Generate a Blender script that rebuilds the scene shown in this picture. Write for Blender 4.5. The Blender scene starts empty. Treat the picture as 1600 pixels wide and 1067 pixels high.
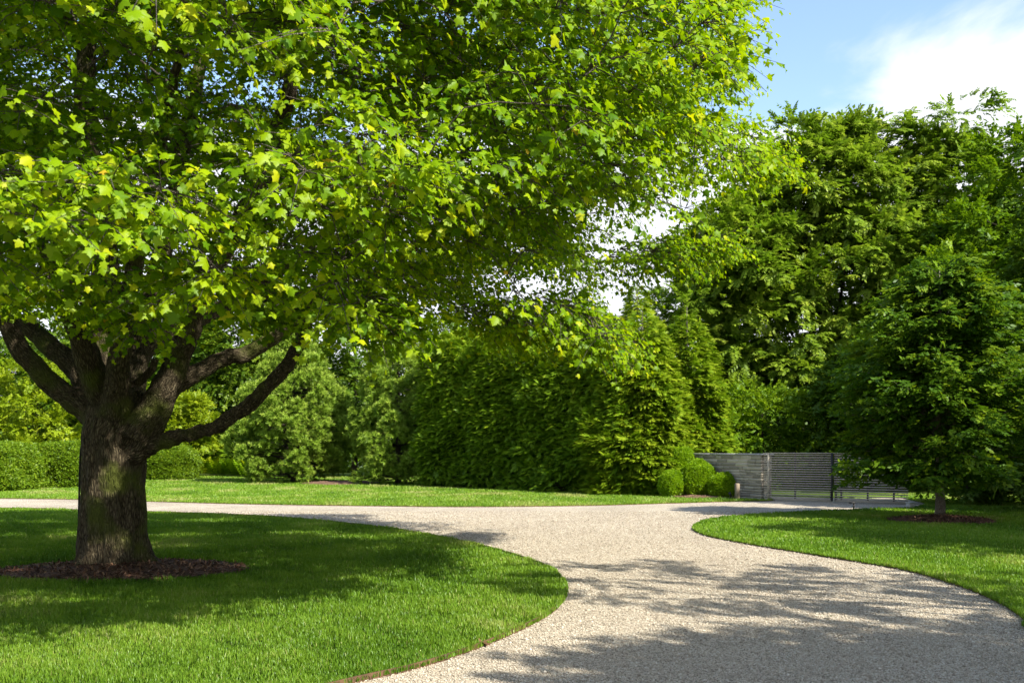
import bpy, math, random
import numpy as np
from mathutils import Vector, Matrix
from mathutils.geometry import tessellate_polygon

S = bpy.context.scene
R = math.radians
FPX, U0, V0, EYE = 1555.0, 800.0, 703.0, 1.6      # focal length and horizon of the photograph in its own pixels

# ------------------------------------------------------------------ camera
cam_d = bpy.data.cameras.new('camera')
cam = bpy.data.objects.new('camera', cam_d)
S.collection.objects.link(cam)
cam.location = (0, 0, EYE)
cam.rotation_euler = (R(90), 0, 0)
cam_d.sensor_width = 36
cam_d.lens = 36 * FPX / 1600
cam_d.shift_y = (V0 - 533.5) / 1600
cam_d.clip_end = 3000
cam_d.dof.use_dof = True
cam_d.dof.focus_distance = 9.5
cam_d.dof.aperture_fstop = 5.0
S.camera = cam

# ------------------------------------------------------------------ sun and sky
SUN_H = np.array([0.71, -0.70]); SUN_H /= np.linalg.norm(SUN_H)
SUN_EL = R(42)
sun_dir = Vector((SUN_H[0] * math.cos(SUN_EL), SUN_H[1] * math.cos(SUN_EL), math.sin(SUN_EL)))
sd = bpy.data.lights.new('sun', 'SUN')
sd.energy = 4.9
sd.angle = R(0.53)
sd.color = (1.0, 0.935, 0.81)
sun = bpy.data.objects.new('sun', sd)
sun.rotation_euler = (-sun_dir).to_track_quat('-Z', 'Y').to_euler()
sun.location = (20, -10, 30)
S.collection.objects.link(sun)

W = bpy.data.worlds.new('World')
S.world = W
W.use_nodes = True
wt = W.node_tree
wt.nodes.clear()
def wn(t, **k):
    n = wt.nodes.new(t)
    for a, b in k.items(): setattr(n, a, b)
    return n
wo = wn('ShaderNodeOutputWorld'); bg = wn('ShaderNodeBackground')
sky = wn('ShaderNodeTexSky', sky_type='NISHITA', sun_disc=False)
sky.sun_elevation = SUN_EL
sky.sun_rotation = math.atan2(sun_dir.x, sun_dir.y)
sky.ozone_density = 1.0; sky.air_density = 1.0; sky.dust_density = 1.0
bg.inputs[1].default_value = 0.142
tc = wn('ShaderNodeTexCoord')
mp = wn('ShaderNodeMapping'); mp.inputs['Scale'].default_value = (2.2, 2.2, 6.5); mp.inputs['Location'].default_value = (4.1, 1.8, 0.9)
nz = wn('ShaderNodeTexNoise'); nz.inputs['Scale'].default_value = 1.5; nz.inputs['Detail'].default_value = 9; nz.inputs['Roughness'].default_value = 0.55
nz.inputs['Distortion'].default_value = 0.35
sx = wn('ShaderNodeSeparateXYZ')
mr = wn('ShaderNodeMapRange'); mr.inputs[1].default_value = 0.27; mr.inputs[2].default_value = 0.41; mr.inputs[3].default_value = 0.18; mr.inputs[4].default_value = -0.15
ad = wn('ShaderNodeMath', operation='ADD')
cr = wn('ShaderNodeMapRange', interpolation_type='SMOOTHSTEP'); cr.inputs[1].default_value = 0.43; cr.inputs[2].default_value = 0.66
mx = wn('ShaderNodeMixRGB'); mx.inputs[2].default_value = (3.75, 3.85, 4.05, 1)
L = wt.links.new
L(tc.outputs['Generated'], mp.inputs[0]); L(mp.outputs[0], nz.inputs[0]); L(tc.outputs['Generated'], sx.inputs[0])
L(sx.outputs[2], mr.inputs[0]); L(nz.outputs[0], ad.inputs[0]); L(mr.outputs[0], ad.inputs[1])
L(ad.outputs[0], cr.inputs[0]); L(cr.outputs[0], mx.inputs[0]); L(sky.outputs[0], mx.inputs[1])
L(mx.outputs[0], bg.inputs[0]); L(bg.outputs[0], wo.inputs[0])

S.view_settings.view_transform = 'Standard'
S.view_settings.look = 'None'
S.view_settings.exposure = 1.22
S.view_settings.gamma = 1.0
S.render.engine = 'CYCLES'
S.cycles.max_bounces = 7
S.cycles.transmission_bounces = 5
S.cycles.use_denoising = True

# ------------------------------------------------------------------ helpers
def G(u, v, z=0.0):                       # pixel on the ground -> world x, y
    Y = (EYE - z) * FPX / (v - V0)
    return ((u - U0) / FPX * Y, Y)
def XZ(u, v, Y): return np.array([(u - U0) / FPX * Y, Y, EYE + (V0 - v) / FPX * Y])
def proj(P): return U0 + FPX * P[:, 0] / P[:, 1], V0 - FPX * (P[:, 2] - EYE) / P[:, 1]
def nrm(a): return a / np.maximum(np.linalg.norm(a, axis=-1, keepdims=True), 1e-9)
def in_poly(x, y, poly):
    poly = np.asarray(poly); inside = np.zeros(len(x), bool)
    j = len(poly) - 1
    for i in range(len(poly)):
        xi, yi = poly[i]; xj, yj = poly[j]
        c = ((yi > y) != (yj > y)) & (x < (xj - xi) * (y - yi) / (yj - yi + 1e-12) + xi)
        inside ^= c; j = i
    return inside
class VN:                                 # smooth pseudo-noise made of random sines
    def __init__(s, seed, freq, n=10):
        r = np.random.default_rng(seed)
        s.k = nrm(r.normal(size=(n, 3))) * freq * r.uniform(.6, 1.6, (n, 1)) * 2 * np.pi
        s.p = r.uniform(0, 6.28, n)
    def __call__(s, P): return np.sin(P @ s.k.T + s.p).sum(1) / math.sqrt(len(s.p) / 2)

def add_mesh(name, V, F, mat, parent=None, rnd=None, smooth=False, mats=None):
    V = np.asarray(V, np.float32); F = np.asarray(F, np.int32)
    me = bpy.data.meshes.new(name)
    k = F.shape[1]
    me.vertices.add(len(V)); me.vertices.foreach_set('co', V.ravel())
    me.loops.add(F.size); me.loops.foreach_set('vertex_index', F.ravel())
    me.polygons.add(len(F)); me.polygons.foreach_set('loop_start', np.arange(0, F.size, k, dtype=np.int32))
    if smooth: me.polygons.foreach_set('use_smooth', np.ones(len(F), bool))
    if rnd is not None:
        a = me.attributes.new('rnd', 'FLOAT', 'POINT'); a.data.foreach_set('value', np.asarray(rnd, np.float32))
    me.update(calc_edges=True)
    me.materials.append(mat)
    o = bpy.data.objects.new(name, me)
    S.collection.objects.link(o)
    if parent is not None: o.parent = parent
    return o
def tag(o, label, cat, group=None):
    o['label'] = label; o['category'] = cat
    if group: o['group'] = group
    return o
def thing(name, label, cat, loc, group=None):
    o = bpy.data.objects.new(name, None)
    o.empty_display_size = .3
    S.collection.objects.link(o); o.location = loc
    return tag(o, label, cat, group)
def copy_tree(o, loc, rz, sc=(1, 1, 1)):
    c = o.copy(); S.collection.objects.link(c)
    c.location = loc; c.rotation_euler = (0, 0, rz); c.scale = sc
    for ch in list(o.children):
        d = ch.copy(); S.collection.objects.link(d); d.parent = c
    return c
class MB:                                 # collects simple shapes, all as triangles
    def __init__(s): s.V = []; s.F = []; s.n = 0; s.r = []
    def add(s, V, F, r=None):
        V = np.asarray(V, float); s.V.append(V); s.F.append(np.asarray(F, int) + s.n); s.n += len(V)
        s.r.append(np.full(len(V), .5) if r is None else (np.full(len(V), r) if np.isscalar(r) else r))
    def box(s, c, size, rz=0, r=None, bev=0.0):
        sx_, sy_, sz_ = [q / 2 for q in size]
        b = min(bev, sx_ * .45, sy_ * .45, sz_ * .45)
        if b <= 0:
            V = np.array([(x, y, z) for z in (-sz_, sz_) for y in (-sy_, sy_) for x in (-sx_, sx_)], float)
            F = [(0, 2, 3), (0, 3, 1), (4, 5, 7), (4, 7, 6), (0, 1, 5), (0, 5, 4), (2, 6, 7), (2, 7, 3), (0, 4, 6), (0, 6, 2), (1, 3, 7), (1, 7, 5)]
        else:
            V = []; F = []
            zs = [(-sz_, b), (-sz_ + b, 0), (sz_ - b, 0), (sz_, b)]
            for z, i in zs:
                x, y = sx_ - i, sy_ - i
                V += [(-x, -y + b, z), (-x + b, -y, z), (x - b, -y, z), (x, -y + b, z), (x, y - b, z), (x - b, y, z), (-x + b, y, z), (-x, y - b, z)]
            for k in range(3):
                for j in range(8):
                    a, b2 = k * 8 + j, k * 8 + (j + 1) % 8
                    F += [(a, b2, b2 + 8), (a, b2 + 8, a + 8)]
            F += [(0, j + 1, j) for j in range(1, 7)] + [(24, 24 + j, 24 + j + 1) for j in range(1, 7)]
            V = np.array(V, float)
        c_, s_ = math.cos(rz), math.sin(rz)
        V = V @ np.array([[c_, s_, 0], [-s_, c_, 0], [0, 0, 1]]) + np.array(c)
        s.add(V, F, r)
    def tube(s, P, rad, sides=6, r=None, cap=True):
        V, F = tube(P, rad, sides, cap); s.add(V, F, r)
    def build(s, name, mat, parent=None, smooth=False):
        return add_mesh(name, np.concatenate(s.V), np.concatenate(s.F), mat, parent, np.concatenate(s.r), smooth)
def tube(P, rad, sides=6, cap=True):
    P = np.asarray(P, float); n = len(P); rad = np.broadcast_to(np.asarray(rad, float), (n,))
    T = np.gradient(P, axis=0); T = nrm(T)
    up = np.array([0.13, 0.21, 1.0]) if abs(T[0, 2]) < .9 else np.array([1.0, .1, .05])
    A = np.cross(T, up); A = nrm(A); B = np.cross(T, A)
    a = np.arange(sides) / sides * 2 * np.pi
    V = (P[:, None] + rad[:, None, None] * (np.cos(a)[None, :, None] * A[:, None] + np.sin(a)[None, :, None] * B[:, None])).reshape(-1, 3)
    F = []
    for i in range(n - 1):
        for j in range(sides):
            p, q = i * sides + j, i * sides + (j + 1) % sides
            F += [(p, q, q + sides), (p, q + sides, p + sides)]
    if cap:
        F += [(0, j + 1, j) for j in range(1, sides - 1)]
        o = (n - 1) * sides
        F += [(o, o + j, o + j + 1) for j in range(1, sides - 1)]
    return V, F
def bez(pts, n):                           # Catmull-Rom through points
    P = np.array(pts, float); P = np.vstack([2 * P[0] - P[1], P, 2 * P[-1] - P[-2]])
    out = []
    m = len(P) - 3
    for t in np.linspace(0, m - 1e-6, n):
        i = int(t); f = t - i
        a, b, c, d = P[i:i + 4]
        out.append(.5 * (2 * b + (c - a) * f + (2 * a - 5 * b + 4 * c - d) * f * f + (3 * b - a - 3 * c + d) * f ** 3))
    return np.array(out)
def frames(ydir, zhint):
    y = nrm(ydir); x = nrm(np.cross(y, zhint)); z = np.cross(x, y)
    return np.stack([x, y, z], 1)          # rows are the local axes
def inst(T, pos, fr, sc, rnd):             # copies of a template gathered in ONE mesh (the leaves of one crown)
    TV, TF = T[0], T[1]; TR = T[2] if len(T) > 2 else None
    N, k = len(pos), len(TV)
    sc = np.broadcast_to(np.asarray(sc, float), (N,))
    V = np.einsum('kj,njl->nkl', TV, fr) * sc[:, None, None] + pos[:, None]
    F = TF[None] + (np.arange(N) * k)[:, None, None]
    r = np.repeat(rnd, k) if TR is None else np.clip(rnd[:, None] + TR[None], 0, 1).ravel()
    return V.reshape(-1, 3), F.reshape(-1, TF.shape[1]), r
def gather(parts):
    V, F, r, n = [], [], [], 0
    for v, f, q in parts:
        V.append(v); F.append(f + n); r.append(q); n += len(v)
    return np.concatenate(V), np.concatenate(F), np.concatenate(r)

# ------------------------------------------------------------------ materials
def new_mat(name):
    m = bpy.data.materials.new(name); m.use_nodes = True
    nt = m.node_tree; nt.nodes.clear()
    out = nt.nodes.new('ShaderNodeOutputMaterial')
    return m, nt, out
def ramp(nt, stops, interp='LINEAR'):
    n = nt.nodes.new('ShaderNodeValToRGB'); cr_ = n.color_ramp; cr_.interpolation = interp
    while len(cr_.elements) < len(stops): cr_.elements.new(.5)
    for e, (p, c) in zip(cr_.elements, stops): e.position = p; e.color = (*c, 1)
    return n
def leaf_mat(name, stops, trans=.38, tboost=(1.7, 1.55, .9), gloss=.05, rough=.45):
    m, nt, out = new_mat(name); L = nt.links.new
    at = nt.nodes.new('ShaderNodeAttribute'); at.attribute_name = 'rnd'
    rp = ramp(nt, stops); L(at.outputs['Fac'], rp.inputs[0])
    d = nt.nodes.new('ShaderNodeBsdfDiffuse'); t = nt.nodes.new('ShaderNodeBsdfTranslucent')
    mul = nt.nodes.new('ShaderNodeMixRGB'); mul.blend_type = 'MULTIPLY'; mul.inputs[0].default_value = 1; mul.inputs[2].default_value = (*tboost, 1)
    L(rp.outputs[0], d.inputs[0]); L(rp.outputs[0], mul.inputs[1]); L(mul.outputs[0], t.inputs[0])
    a = nt.nodes.new('ShaderNodeMixShader'); a.inputs[0].default_value = trans
    L(d.outputs[0], a.inputs[1]); L(t.outputs[0], a.inputs[2])
    g = nt.nodes.new('ShaderNodeBsdfGlossy'); g.inputs['Roughness'].default_value = rough; g.inputs[0].default_value = (.9, .95, 1, 1)
    b = nt.nodes.new('ShaderNodeMixShader'); b.inputs[0].default_value = gloss
    L(a.outputs[0], b.inputs[1]); L(g.outputs[0], b.inputs[2]); L(b.outputs[0], out.inputs[0])
    return m
def surf_mat(name, stops, scale=(1, 1, 1), nscale=5, detail=8, rough=.85, bump=.3, bdist=.02, use_rnd=False, kind='noise', spec=.3, metal=0):
    m, nt, out = new_mat(name); L = nt.links.new
    p = nt.nodes.new('ShaderNodeBsdfPrincipled'); p.inputs['Roughness'].default_value = rough; p.inputs['Specular IOR Level'].default_value = spec
    p.inputs['Metallic'].default_value = metal
    c = nt.nodes.new('ShaderNodeTexCoord'); mp = nt.nodes.new('ShaderNodeMapping'); mp.inputs['Scale'].default_value = scale
    L(c.outputs['Object'], mp.inputs[0])
    n = nt.nodes.new('ShaderNodeTexNoise'); n.inputs['Scale'].default_value = nscale; n.inputs['Detail'].default_value = detail; n.inputs['Roughness'].default_value = .65
    L(mp.outputs[0], n.inputs[0])
    rp = ramp(nt, stops)
    if use_rnd:
        at = nt.nodes.new('ShaderNodeAttribute'); at.attribute_name = 'rnd'
        mm = nt.nodes.new('ShaderNodeMath'); mm.operation = 'MULTIPLY_ADD'; mm.inputs[1].default_value = .55
        a2 = nt.nodes.new('ShaderNodeMath'); a2.operation = 'MULTIPLY_ADD'; a2.inputs[1].default_value = .8; a2.inputs[2].default_value = -.18
        L(at.outputs['Fac'], a2.inputs[0]); L(n.outputs[0], mm.inputs[0]); L(a2.outputs[0], mm.inputs[2]); L(mm.outputs[0], rp.inputs[0])
    else: L(n.outputs[0], rp.inputs[0])
    L(rp.outputs[0], p.inputs['Base Color'])
    if bump:
        b = nt.nodes.new('ShaderNodeBump'); b.inputs['Strength'].default_value = bump; b.inputs['Distance'].default_value = bdist
        L(n.outputs[0], b.inputs['Height']); L(b.outputs[0], p.inputs['Normal'])
    L(p.outputs[0], out.inputs[0])
    return m

def bark_mat(name, dark, mid, light, moss=0.0, mosscol=(.085, .10, .02), fscale=1.0, own=False):
    m, nt, out = new_mat(name); L = nt.links.new
    p = nt.nodes.new('ShaderNodeBsdfPrincipled'); p.inputs['Roughness'].default_value = .9; p.inputs['Specular IOR Level'].default_value = .15
    c = nt.nodes.new('ShaderNodeTexCoord'); mp = nt.nodes.new('ShaderNodeMapping'); mp.inputs['Scale'].default_value = (fscale, fscale, fscale * .17)
    if own:
        ba = nt.nodes.new('ShaderNodeAttribute'); ba.attribute_name = 'bark'; mp.inputs['Scale'].default_value = (1, 1, 1); L(ba.outputs['Vector'], mp.inputs[0])
    else: L(c.outputs['Object'], mp.inputs[0])
    n0 = nt.nodes.new('ShaderNodeTexNoise'); n0.inputs['Scale'].default_value = 6; n0.inputs['Detail'].default_value = 3
    L(mp.outputs[0], n0.inputs[0])
    wp = nt.nodes.new('ShaderNodeMixRGB'); wp.blend_type = 'ADD'; wp.inputs[0].default_value = .05
    L(mp.outputs[0], wp.inputs[1]); L(n0.outputs['Color'], wp.inputs[2])
    v = nt.nodes.new('ShaderNodeTexVoronoi'); v.feature = 'DISTANCE_TO_EDGE'; v.inputs['Scale'].default_value = 36
    L(wp.outputs[0], v.inputs[0])
    n1 = nt.nodes.new('ShaderNodeTexNoise'); n1.inputs['Scale'].default_value = 22; n1.inputs['Detail'].default_value = 8; n1.inputs['Roughness'].default_value = .7
    L(wp.outputs[0], n1.inputs[0])
    h = nt.nodes.new('ShaderNodeMath'); h.operation = 'MULTIPLY_ADD'; h.inputs[1].default_value = 1.5
    L(v.outputs['Distance'], h.inputs[0]); L(n1.outputs[0], h.inputs[2])
    rp = ramp(nt, [(.36, dark), (.60, mid), (1.0, light)]); L(h.outputs[0], rp.inputs[0])
    n2 = nt.nodes.new('ShaderNodeTexNoise'); n2.inputs['Scale'].default_value = 2.2; n2.inputs['Detail'].default_value = 6
    L(c.outputs['Object'], n2.inputs[0])
    mr_ = nt.nodes.new('ShaderNodeMapRange'); mr_.inputs[1].default_value = .5; mr_.inputs[2].default_value = .68; mr_.inputs[4].default_value = moss
    L(n2.outputs[0], mr_.inputs[0])
    mixc = nt.nodes.new('ShaderNodeMixRGB'); mixc.inputs[2].default_value = (*mosscol, 1)
    L(mr_.outputs[0], mixc.inputs[0]); L(rp.outputs[0], mixc.inputs[1]); L(mixc.outputs[0], p.inputs['Base Color'])
    b = nt.nodes.new('ShaderNodeBump'); b.inputs['Strength'].default_value = 1; b.inputs['Distance'].default_value = .04
    L(h.outputs[0], b.inputs['Height']); L(b.outputs[0], p.inputs['Normal'])
    L(p.outputs[0], out.inputs[0])
    return m

def gravel_mat():
    m, nt, out = new_mat('gravel'); L = nt.links.new
    p = nt.nodes.new('ShaderNodeBsdfPrincipled'); p.inputs['Roughness'].default_value = .9; p.inputs['Specular IOR Level'].default_value = .2
    c = nt.nodes.new('ShaderNodeTexCoord')
    v = nt.nodes.new('ShaderNodeTexVoronoi'); v.inputs['Scale'].default_value = 74
    L(c.outputs['Object'], v.inputs[0])
    sp = nt.nodes.new('ShaderNodeSeparateColor'); L(v.outputs['Color'], sp.inputs[0])
    rp = ramp(nt, [(0, (0.139, 0.113, 0.082)), (.25, (0.292, 0.248, 0.187)), (.6, (0.423, 0.369, 0.287)), (.85, (0.505, 0.458, 0.372)), (1, (0.586, 0.555, 0.477))])
    L(sp.outputs[0], rp.inputs[0])
    n = nt.nodes.new('ShaderNodeTexNoise'); n.inputs['Scale'].default_value = .55; n.inputs['Detail'].default_value = 7
    L(c.outputs['Object'], n.inputs[0])
    r2 = ramp(nt, [(.3, (.82, .80, .77)), (.7, (1.10, 1.10, 1.09))]); L(n.outputs[0], r2.inputs[0])
    mu = nt.nodes.new('ShaderNodeMixRGB'); mu.blend_type = 'MULTIPLY'; mu.inputs[0].default_value = 1
    L(rp.outputs[0], mu.inputs[1]); L(r2.outputs[0], mu.inputs[2]); L(mu.outputs[0], p.inputs['Base Color'])
    b = nt.nodes.new('ShaderNodeBump'); b.inputs['Strength'].default_value = 1; b.inputs['Distance'].default_value = .011; b.invert = True
    L(v.outputs['Distance'], b.inputs['Height']); L(b.outputs[0], p.inputs['Normal'])
    L(p.outputs[0], out.inputs[0])
    return m
def lawn_mat(name, stops):
    m, nt, out = new_mat(name); L = nt.links.new
    p = nt.nodes.new('ShaderNodeBsdfPrincipled'); p.inputs['Roughness'].default_value = .9; p.inputs['Specular IOR Level'].default_value = .1
    c = nt.nodes.new('ShaderNodeTexCoord')
    n = nt.nodes.new('ShaderNodeTexNoise'); n.inputs['Scale'].default_value = .7; n.inputs['Detail'].default_value = 12; n.inputs['Roughness'].default_value = .72
    L(c.outputs['Object'], n.inputs[0])
    rp = ramp(nt, stops); L(n.outputs[0], rp.inputs[0]); L(rp.outputs[0], p.inputs['Base Color'])
    n2 = nt.nodes.new('ShaderNodeTexNoise'); n2.inputs['Scale'].default_value = 28; n2.inputs['Detail'].default_value = 6
    L(c.outputs['Object'], n2.inputs[0])
    b = nt.nodes.new('ShaderNodeBump'); b.inputs['Strength'].default_value = .8; b.inputs['Distance'].default_value = .05
    L(n2.outputs[0], b.inputs['Height']); L(b.outputs[0], p.inputs['Normal'])
    L(p.outputs[0], out.inputs[0])
    return m

M = {}
M['maple_leaf'] = leaf_mat('maple_leaf', [(0, (.062, .145, .002)), (.45, (.155, .262, .002)), (.8, (.25, .345, .003)), (.95, (.34, .38, .006)), (.985, (.42, .30, .02)), (1, (.44, .17, .04))], trans=.42, tboost=(1.75, 1.65, .6), gloss=.008)
M['locust_leaf'] = leaf_mat('locust_leaf', [(0, (.050, .108, .006)), (.6, (.148, .228, .014)), (1, (.265, .325, .03))], trans=.35, gloss=.012, tboost=(1.4, 1.55, .9))
M['beech_leaf'] = leaf_mat('beech_leaf', [(0, (.016, .050, .003)), (.6, (.056, .124, .006)), (1, (.15, .225, .010))], trans=.35, gloss=.012)
M['shrub_leaf'] = leaf_mat('shrub_leaf', [(0, (0.043, 0.099, 0.0036)), (.6, (0.099, 0.187, 0.0054)), (1, (0.171, 0.260, 0.0084))], trans=.35, gloss=.012)
M['thuja_leaf'] = leaf_mat('thuja_leaf', [(0, (.055, .122, .005)), (.55, (.150, .250, .010)), (1, (.27, .33, .013))], trans=.25, gloss=.012, tboost=(1.25, 1.4, .9))
M['gold_thuja_leaf'] = leaf_mat('gold_thuja_leaf', [(0, (.045, .105, .005)), (.55, (.130, .220, .008)), (1, (.24, .30, .012))], trans=.28, gloss=.012, tboost=(1.25, 1.4, .9))
M['pine_leaf'] = leaf_mat('pine_leaf', [(0, (.045, .090, .008)), (.55, (.175, .280, .024)), (1, (.29, .38, .05))], trans=.2, gloss=.012, tboost=(1.25, 1.35, .9))
M['box_leaf'] = leaf_mat('box_leaf', [(0, (.075, .165, .003)), (.6, (.185, .310, .005)), (1, (.28, .40, .008))], trans=.32, gloss=.012, tboost=(1.6, 1.6, .8))
M['hedge_leaf'] = leaf_mat('hedge_leaf', [(0, (.050, .110, .004)), (.6, (.120, .200, .008)), (1, (.19, .26, .012))], trans=.32, gloss=.01)
M['gold_leaf'] = leaf_mat('gold_leaf', [(0, (0.104, 0.177, 0.0060)), (.6, (0.209, 0.291, 0.0096)), (1, (0.313, 0.364, 0.0168))], trans=.4, gloss=.012)
M['dark_leaf'] = leaf_mat('dark_leaf', [(0, (.024, .062, .003)), (.6, (.060, .118, .006)), (1, (.125, .185, .009))], trans=.28, gloss=.012)
M['fern_leaf'] = leaf_mat('fern_leaf', [(0, (.10, .22, .006)), (.6, (.20, .34, .009)), (1, (.36, .42, .012))], trans=.4, gloss=.012)
M['grass_blade'] = leaf_mat('grass_blade', [(0, (.048, .115, .006)), (.5, (.118, .225, .015)), (.85, (.175, .280, .025)), (1, (.28, .31, .09))], trans=.33, tboost=(1.5, 1.4, .8), gloss=.012, rough=.4)
M['lawn'] = lawn_mat('lawn', [(.25, (.075, .140, .007)), (.5, (.115, .200, .011)), (.75, (.155, .235, .018))])
M['far_lawn'] = lawn_mat('far_lawn', [(.25, (.070, .120, .016)), (.5, (.098, .152, .024)), (.75, (.135, .185, .034))])
M['earth'] = surf_mat('earth', [(.3, (.03, .06, .012)), (.7, (.07, .11, .02))], nscale=.4)
M['gravel'] = gravel_mat()
M['pebble'] = surf_mat('pebble', [(0, (0.139, 0.113, 0.082)), (.3, (0.292, 0.248, 0.187)), (.6, (0.423, 0.369, 0.287)), (.85, (0.505, 0.458, 0.372)), (1, (0.609, 0.578, 0.500))], nscale=60, use_rnd=True, bump=0, rough=.85)
M['maple_bark'] = bark_mat('maple_bark', (.010, .008, .005), (.052, .040, .024), (.14, .115, .072), moss=1.0, own=True)
M['branch_bark'] = bark_mat('branch_bark', (.045, .037, .028), (.115, .098, .08), (.24, .215, .185), fscale=2)
M['dark_bark'] = bark_mat('dark_bark', (.020, .016, .012), (.05, .04, .03), (.10, .08, .06), fscale=2)
M['young_bark'] = bark_mat('young_bark', (.06, .05, .04), (.17, .145, .115), (.32, .285, .24), fscale=2)
M['mulch'] = surf_mat('mulch', [(.2, (.035, .016, .009)), (.5, (.125, .058, .033)), (.8, (.26, .145, .09))], nscale=30, use_rnd=True, bump=.8, bdist=.02, rough=.95)
M['mulch_pale'] = surf_mat('mulch_pale', [(.2, (.07, .04, .025)), (.5, (.16, .095, .06)), (.8, (.27, .17, .11))], nscale=30, use_rnd=True, bump=.8, rough=.95)
M['corten'] = surf_mat('corten', [(.3, (.035, .018, .009)), (.6, (.095, .050, .024)), (.8, (.17, .10, .055))], nscale=9, bump=.2, bdist=.003, rough=.8)
M['stone'] = surf_mat('stone', [(.15, (0.209, 0.185, 0.142)), (.5, (0.294, 0.262, 0.203)), (.85, (0.401, 0.357, 0.280))], nscale=14, use_rnd=True, bump=.6, bdist=.012, rough=.85)
M['coping'] = surf_mat('coping', [(.3, (0.210, 0.206, 0.195)), (.7, (0.330, 0.326, 0.315))], nscale=9, bump=.3, bdist=.006)
M['mortar'] = surf_mat('mortar', [(.3, (.10, .10, .10)), (.7, (.17, .17, .165))], nscale=30)
M['grey_wood'] = surf_mat('grey_wood', [(.25, (0.257, 0.230, 0.181)), (.75, (0.428, 0.385, 0.305))], scale=(1, 1, 14), nscale=6, bump=.2, bdist=.003, rough=.8)
M['black_metal'] = surf_mat('black_metal', [(.3, (.010, .010, .010)), (.7, (.022, .022, .022))], nscale=20, bump=.1, bdist=.001, rough=.5)
M['grey_metal'] = surf_mat('grey_metal', [(.3, (.16, .165, .17)), (.7, (.26, .26, .26))], nscale=20, bump=.1, bdist=.001, rough=.5, metal=.6)
M['tan_wood'] = surf_mat('tan_wood', [(.25, (.15, .115, .08)), (.75, (.26, .21, .15))], scale=(6, 6, 1), nscale=8, bump=.3, bdist=.004)
M['pale_box'] = surf_mat('pale_box', [(.3, (0.315, 0.315, 0.300)), (.7, (0.390, 0.390, 0.375))], nscale=12, bump=.1, bdist=.002, rough=.6)
M['dry_leaf'] = surf_mat('dry_leaf', [(.3, (.05, .025, .012)), (.7, (.15, .075, .035))], nscale=20, bump=.3, bdist=.004)
M['green_leaf'] = surf_mat('green_leaf', [(.3, (.10, .18, .02)), (.7, (.20, .28, .03))], nscale=20, bump=.1, bdist=.002)
M['cable'] = surf_mat('cable', [(.3, (.012, .012, .012)), (.7, (.03, .03, .028))], nscale=20, bump=0)
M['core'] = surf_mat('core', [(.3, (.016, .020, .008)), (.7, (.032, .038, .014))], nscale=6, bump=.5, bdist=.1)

# ------------------------------------------------------------------ the ground
def structure(o): o['kind'] = 'structure'; return o
def sheet(name, poly, z, mat, skirt=.0):
    n = len(poly)
    V = [(x, y, z) for x, y in poly]; F = [tuple(t) for t in tessellate_polygon([[Vector((x, y, 0)) for x, y in poly]])]
    F2 = []
    for a, b, c in F:
        p, q, r_ = V[a], V[b], V[c]
        F2.append((a, b, c) if (q[0] - p[0]) * (r_[1] - p[1]) - (q[1] - p[1]) * (r_[0] - p[0]) > 0 else (a, c, b))
    if skirt:
        V += [(x, y, z - skirt) for x, y in poly]
        for i in range(n):
            j = (i + 1) % n; F2 += [(i, i + n, j + n), (i, j + n, j)]
    return structure(add_mesh(name, V, F2, mat))
def smooth2(pts, n): return bez([(x, y, 0) for x, y in pts], n)[:, :2]

sheet('ground', [(-900, -900), (900, -900), (900, 900), (-900, 900)], -.06, M['earth'])
sheet('gravel_drive', [(-60, -12), (40, -12), (40, 60), (-60, 60)], 0.0, M['gravel'])

near_px = [(0, 795), (120, 798), (240, 801), (400, 807), (500, 815), (600, 826), (700, 843), (780, 862), (840, 882), (870, 899), (884, 920), (878, 942), (850, 966), (800, 991), (740, 1016), (650, 1045), (550, 1068)]
near_edge = smooth2([(-32, 29.5), (-22, 28.0)] + [G(u, v) for u, v in near_px] + [(-2.3, 5.4), (-4.5, 4.0), (-8, 2.6), (-14, 1.8)], 160)
near_lawn = [tuple(p) for p in near_edge] + [(-32, 1.0)]
right_px = [(1640, 1000), (1600, 968), (1560, 942), (1500, 917), (1420, 893), (1330, 877), (1250, 864), (1160, 849), (1110, 839), (1090, 832), (1083, 826), (1090, 820), (1110, 813), (1160, 806), (1250, 801), (1330, 797.5), (1420, 794.5)]
right_edge = smooth2([(4.6, 2.0), (4.75, 5.0)] + [G(u, v) for u, v in right_px] + [(11.9, 28.6), (12.3, 29.6), (12.6, 31)], 150)
right_lawn = [tuple(p) for p in right_edge] + [(13.5, 36), (40, 38), (40, 2)]
far_px = [(0, 779), (240, 784), (400, 788), (600, 791), (740, 792), (900, 790.5), (1000, 788), (1100, 785), (1160, 783.5), (1196, 783)]
far_edge = smooth2([(-34, 34.5)] + [G(u, v) for u, v in far_px] + [(8.35, 31.6)], 110)
far_lawn = [tuple(p) for p in far_edge] + [(6.9, 36), (14, 75), (-60, 75), (-60, 40)]
sheet('lawn', near_lawn, .018, M['lawn'], .06)
sheet('lawn', right_lawn, .018, M['lawn'], .06)
sheet('lawn', far_lawn, .018, M['far_lawn'], .06)
sheet('lawn', [(8.9, 33.6), (11.8, 33.0), (17, 36), (30, 40), (30, 52), (9, 52)], .034, M['far_lawn'], .06)

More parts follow.
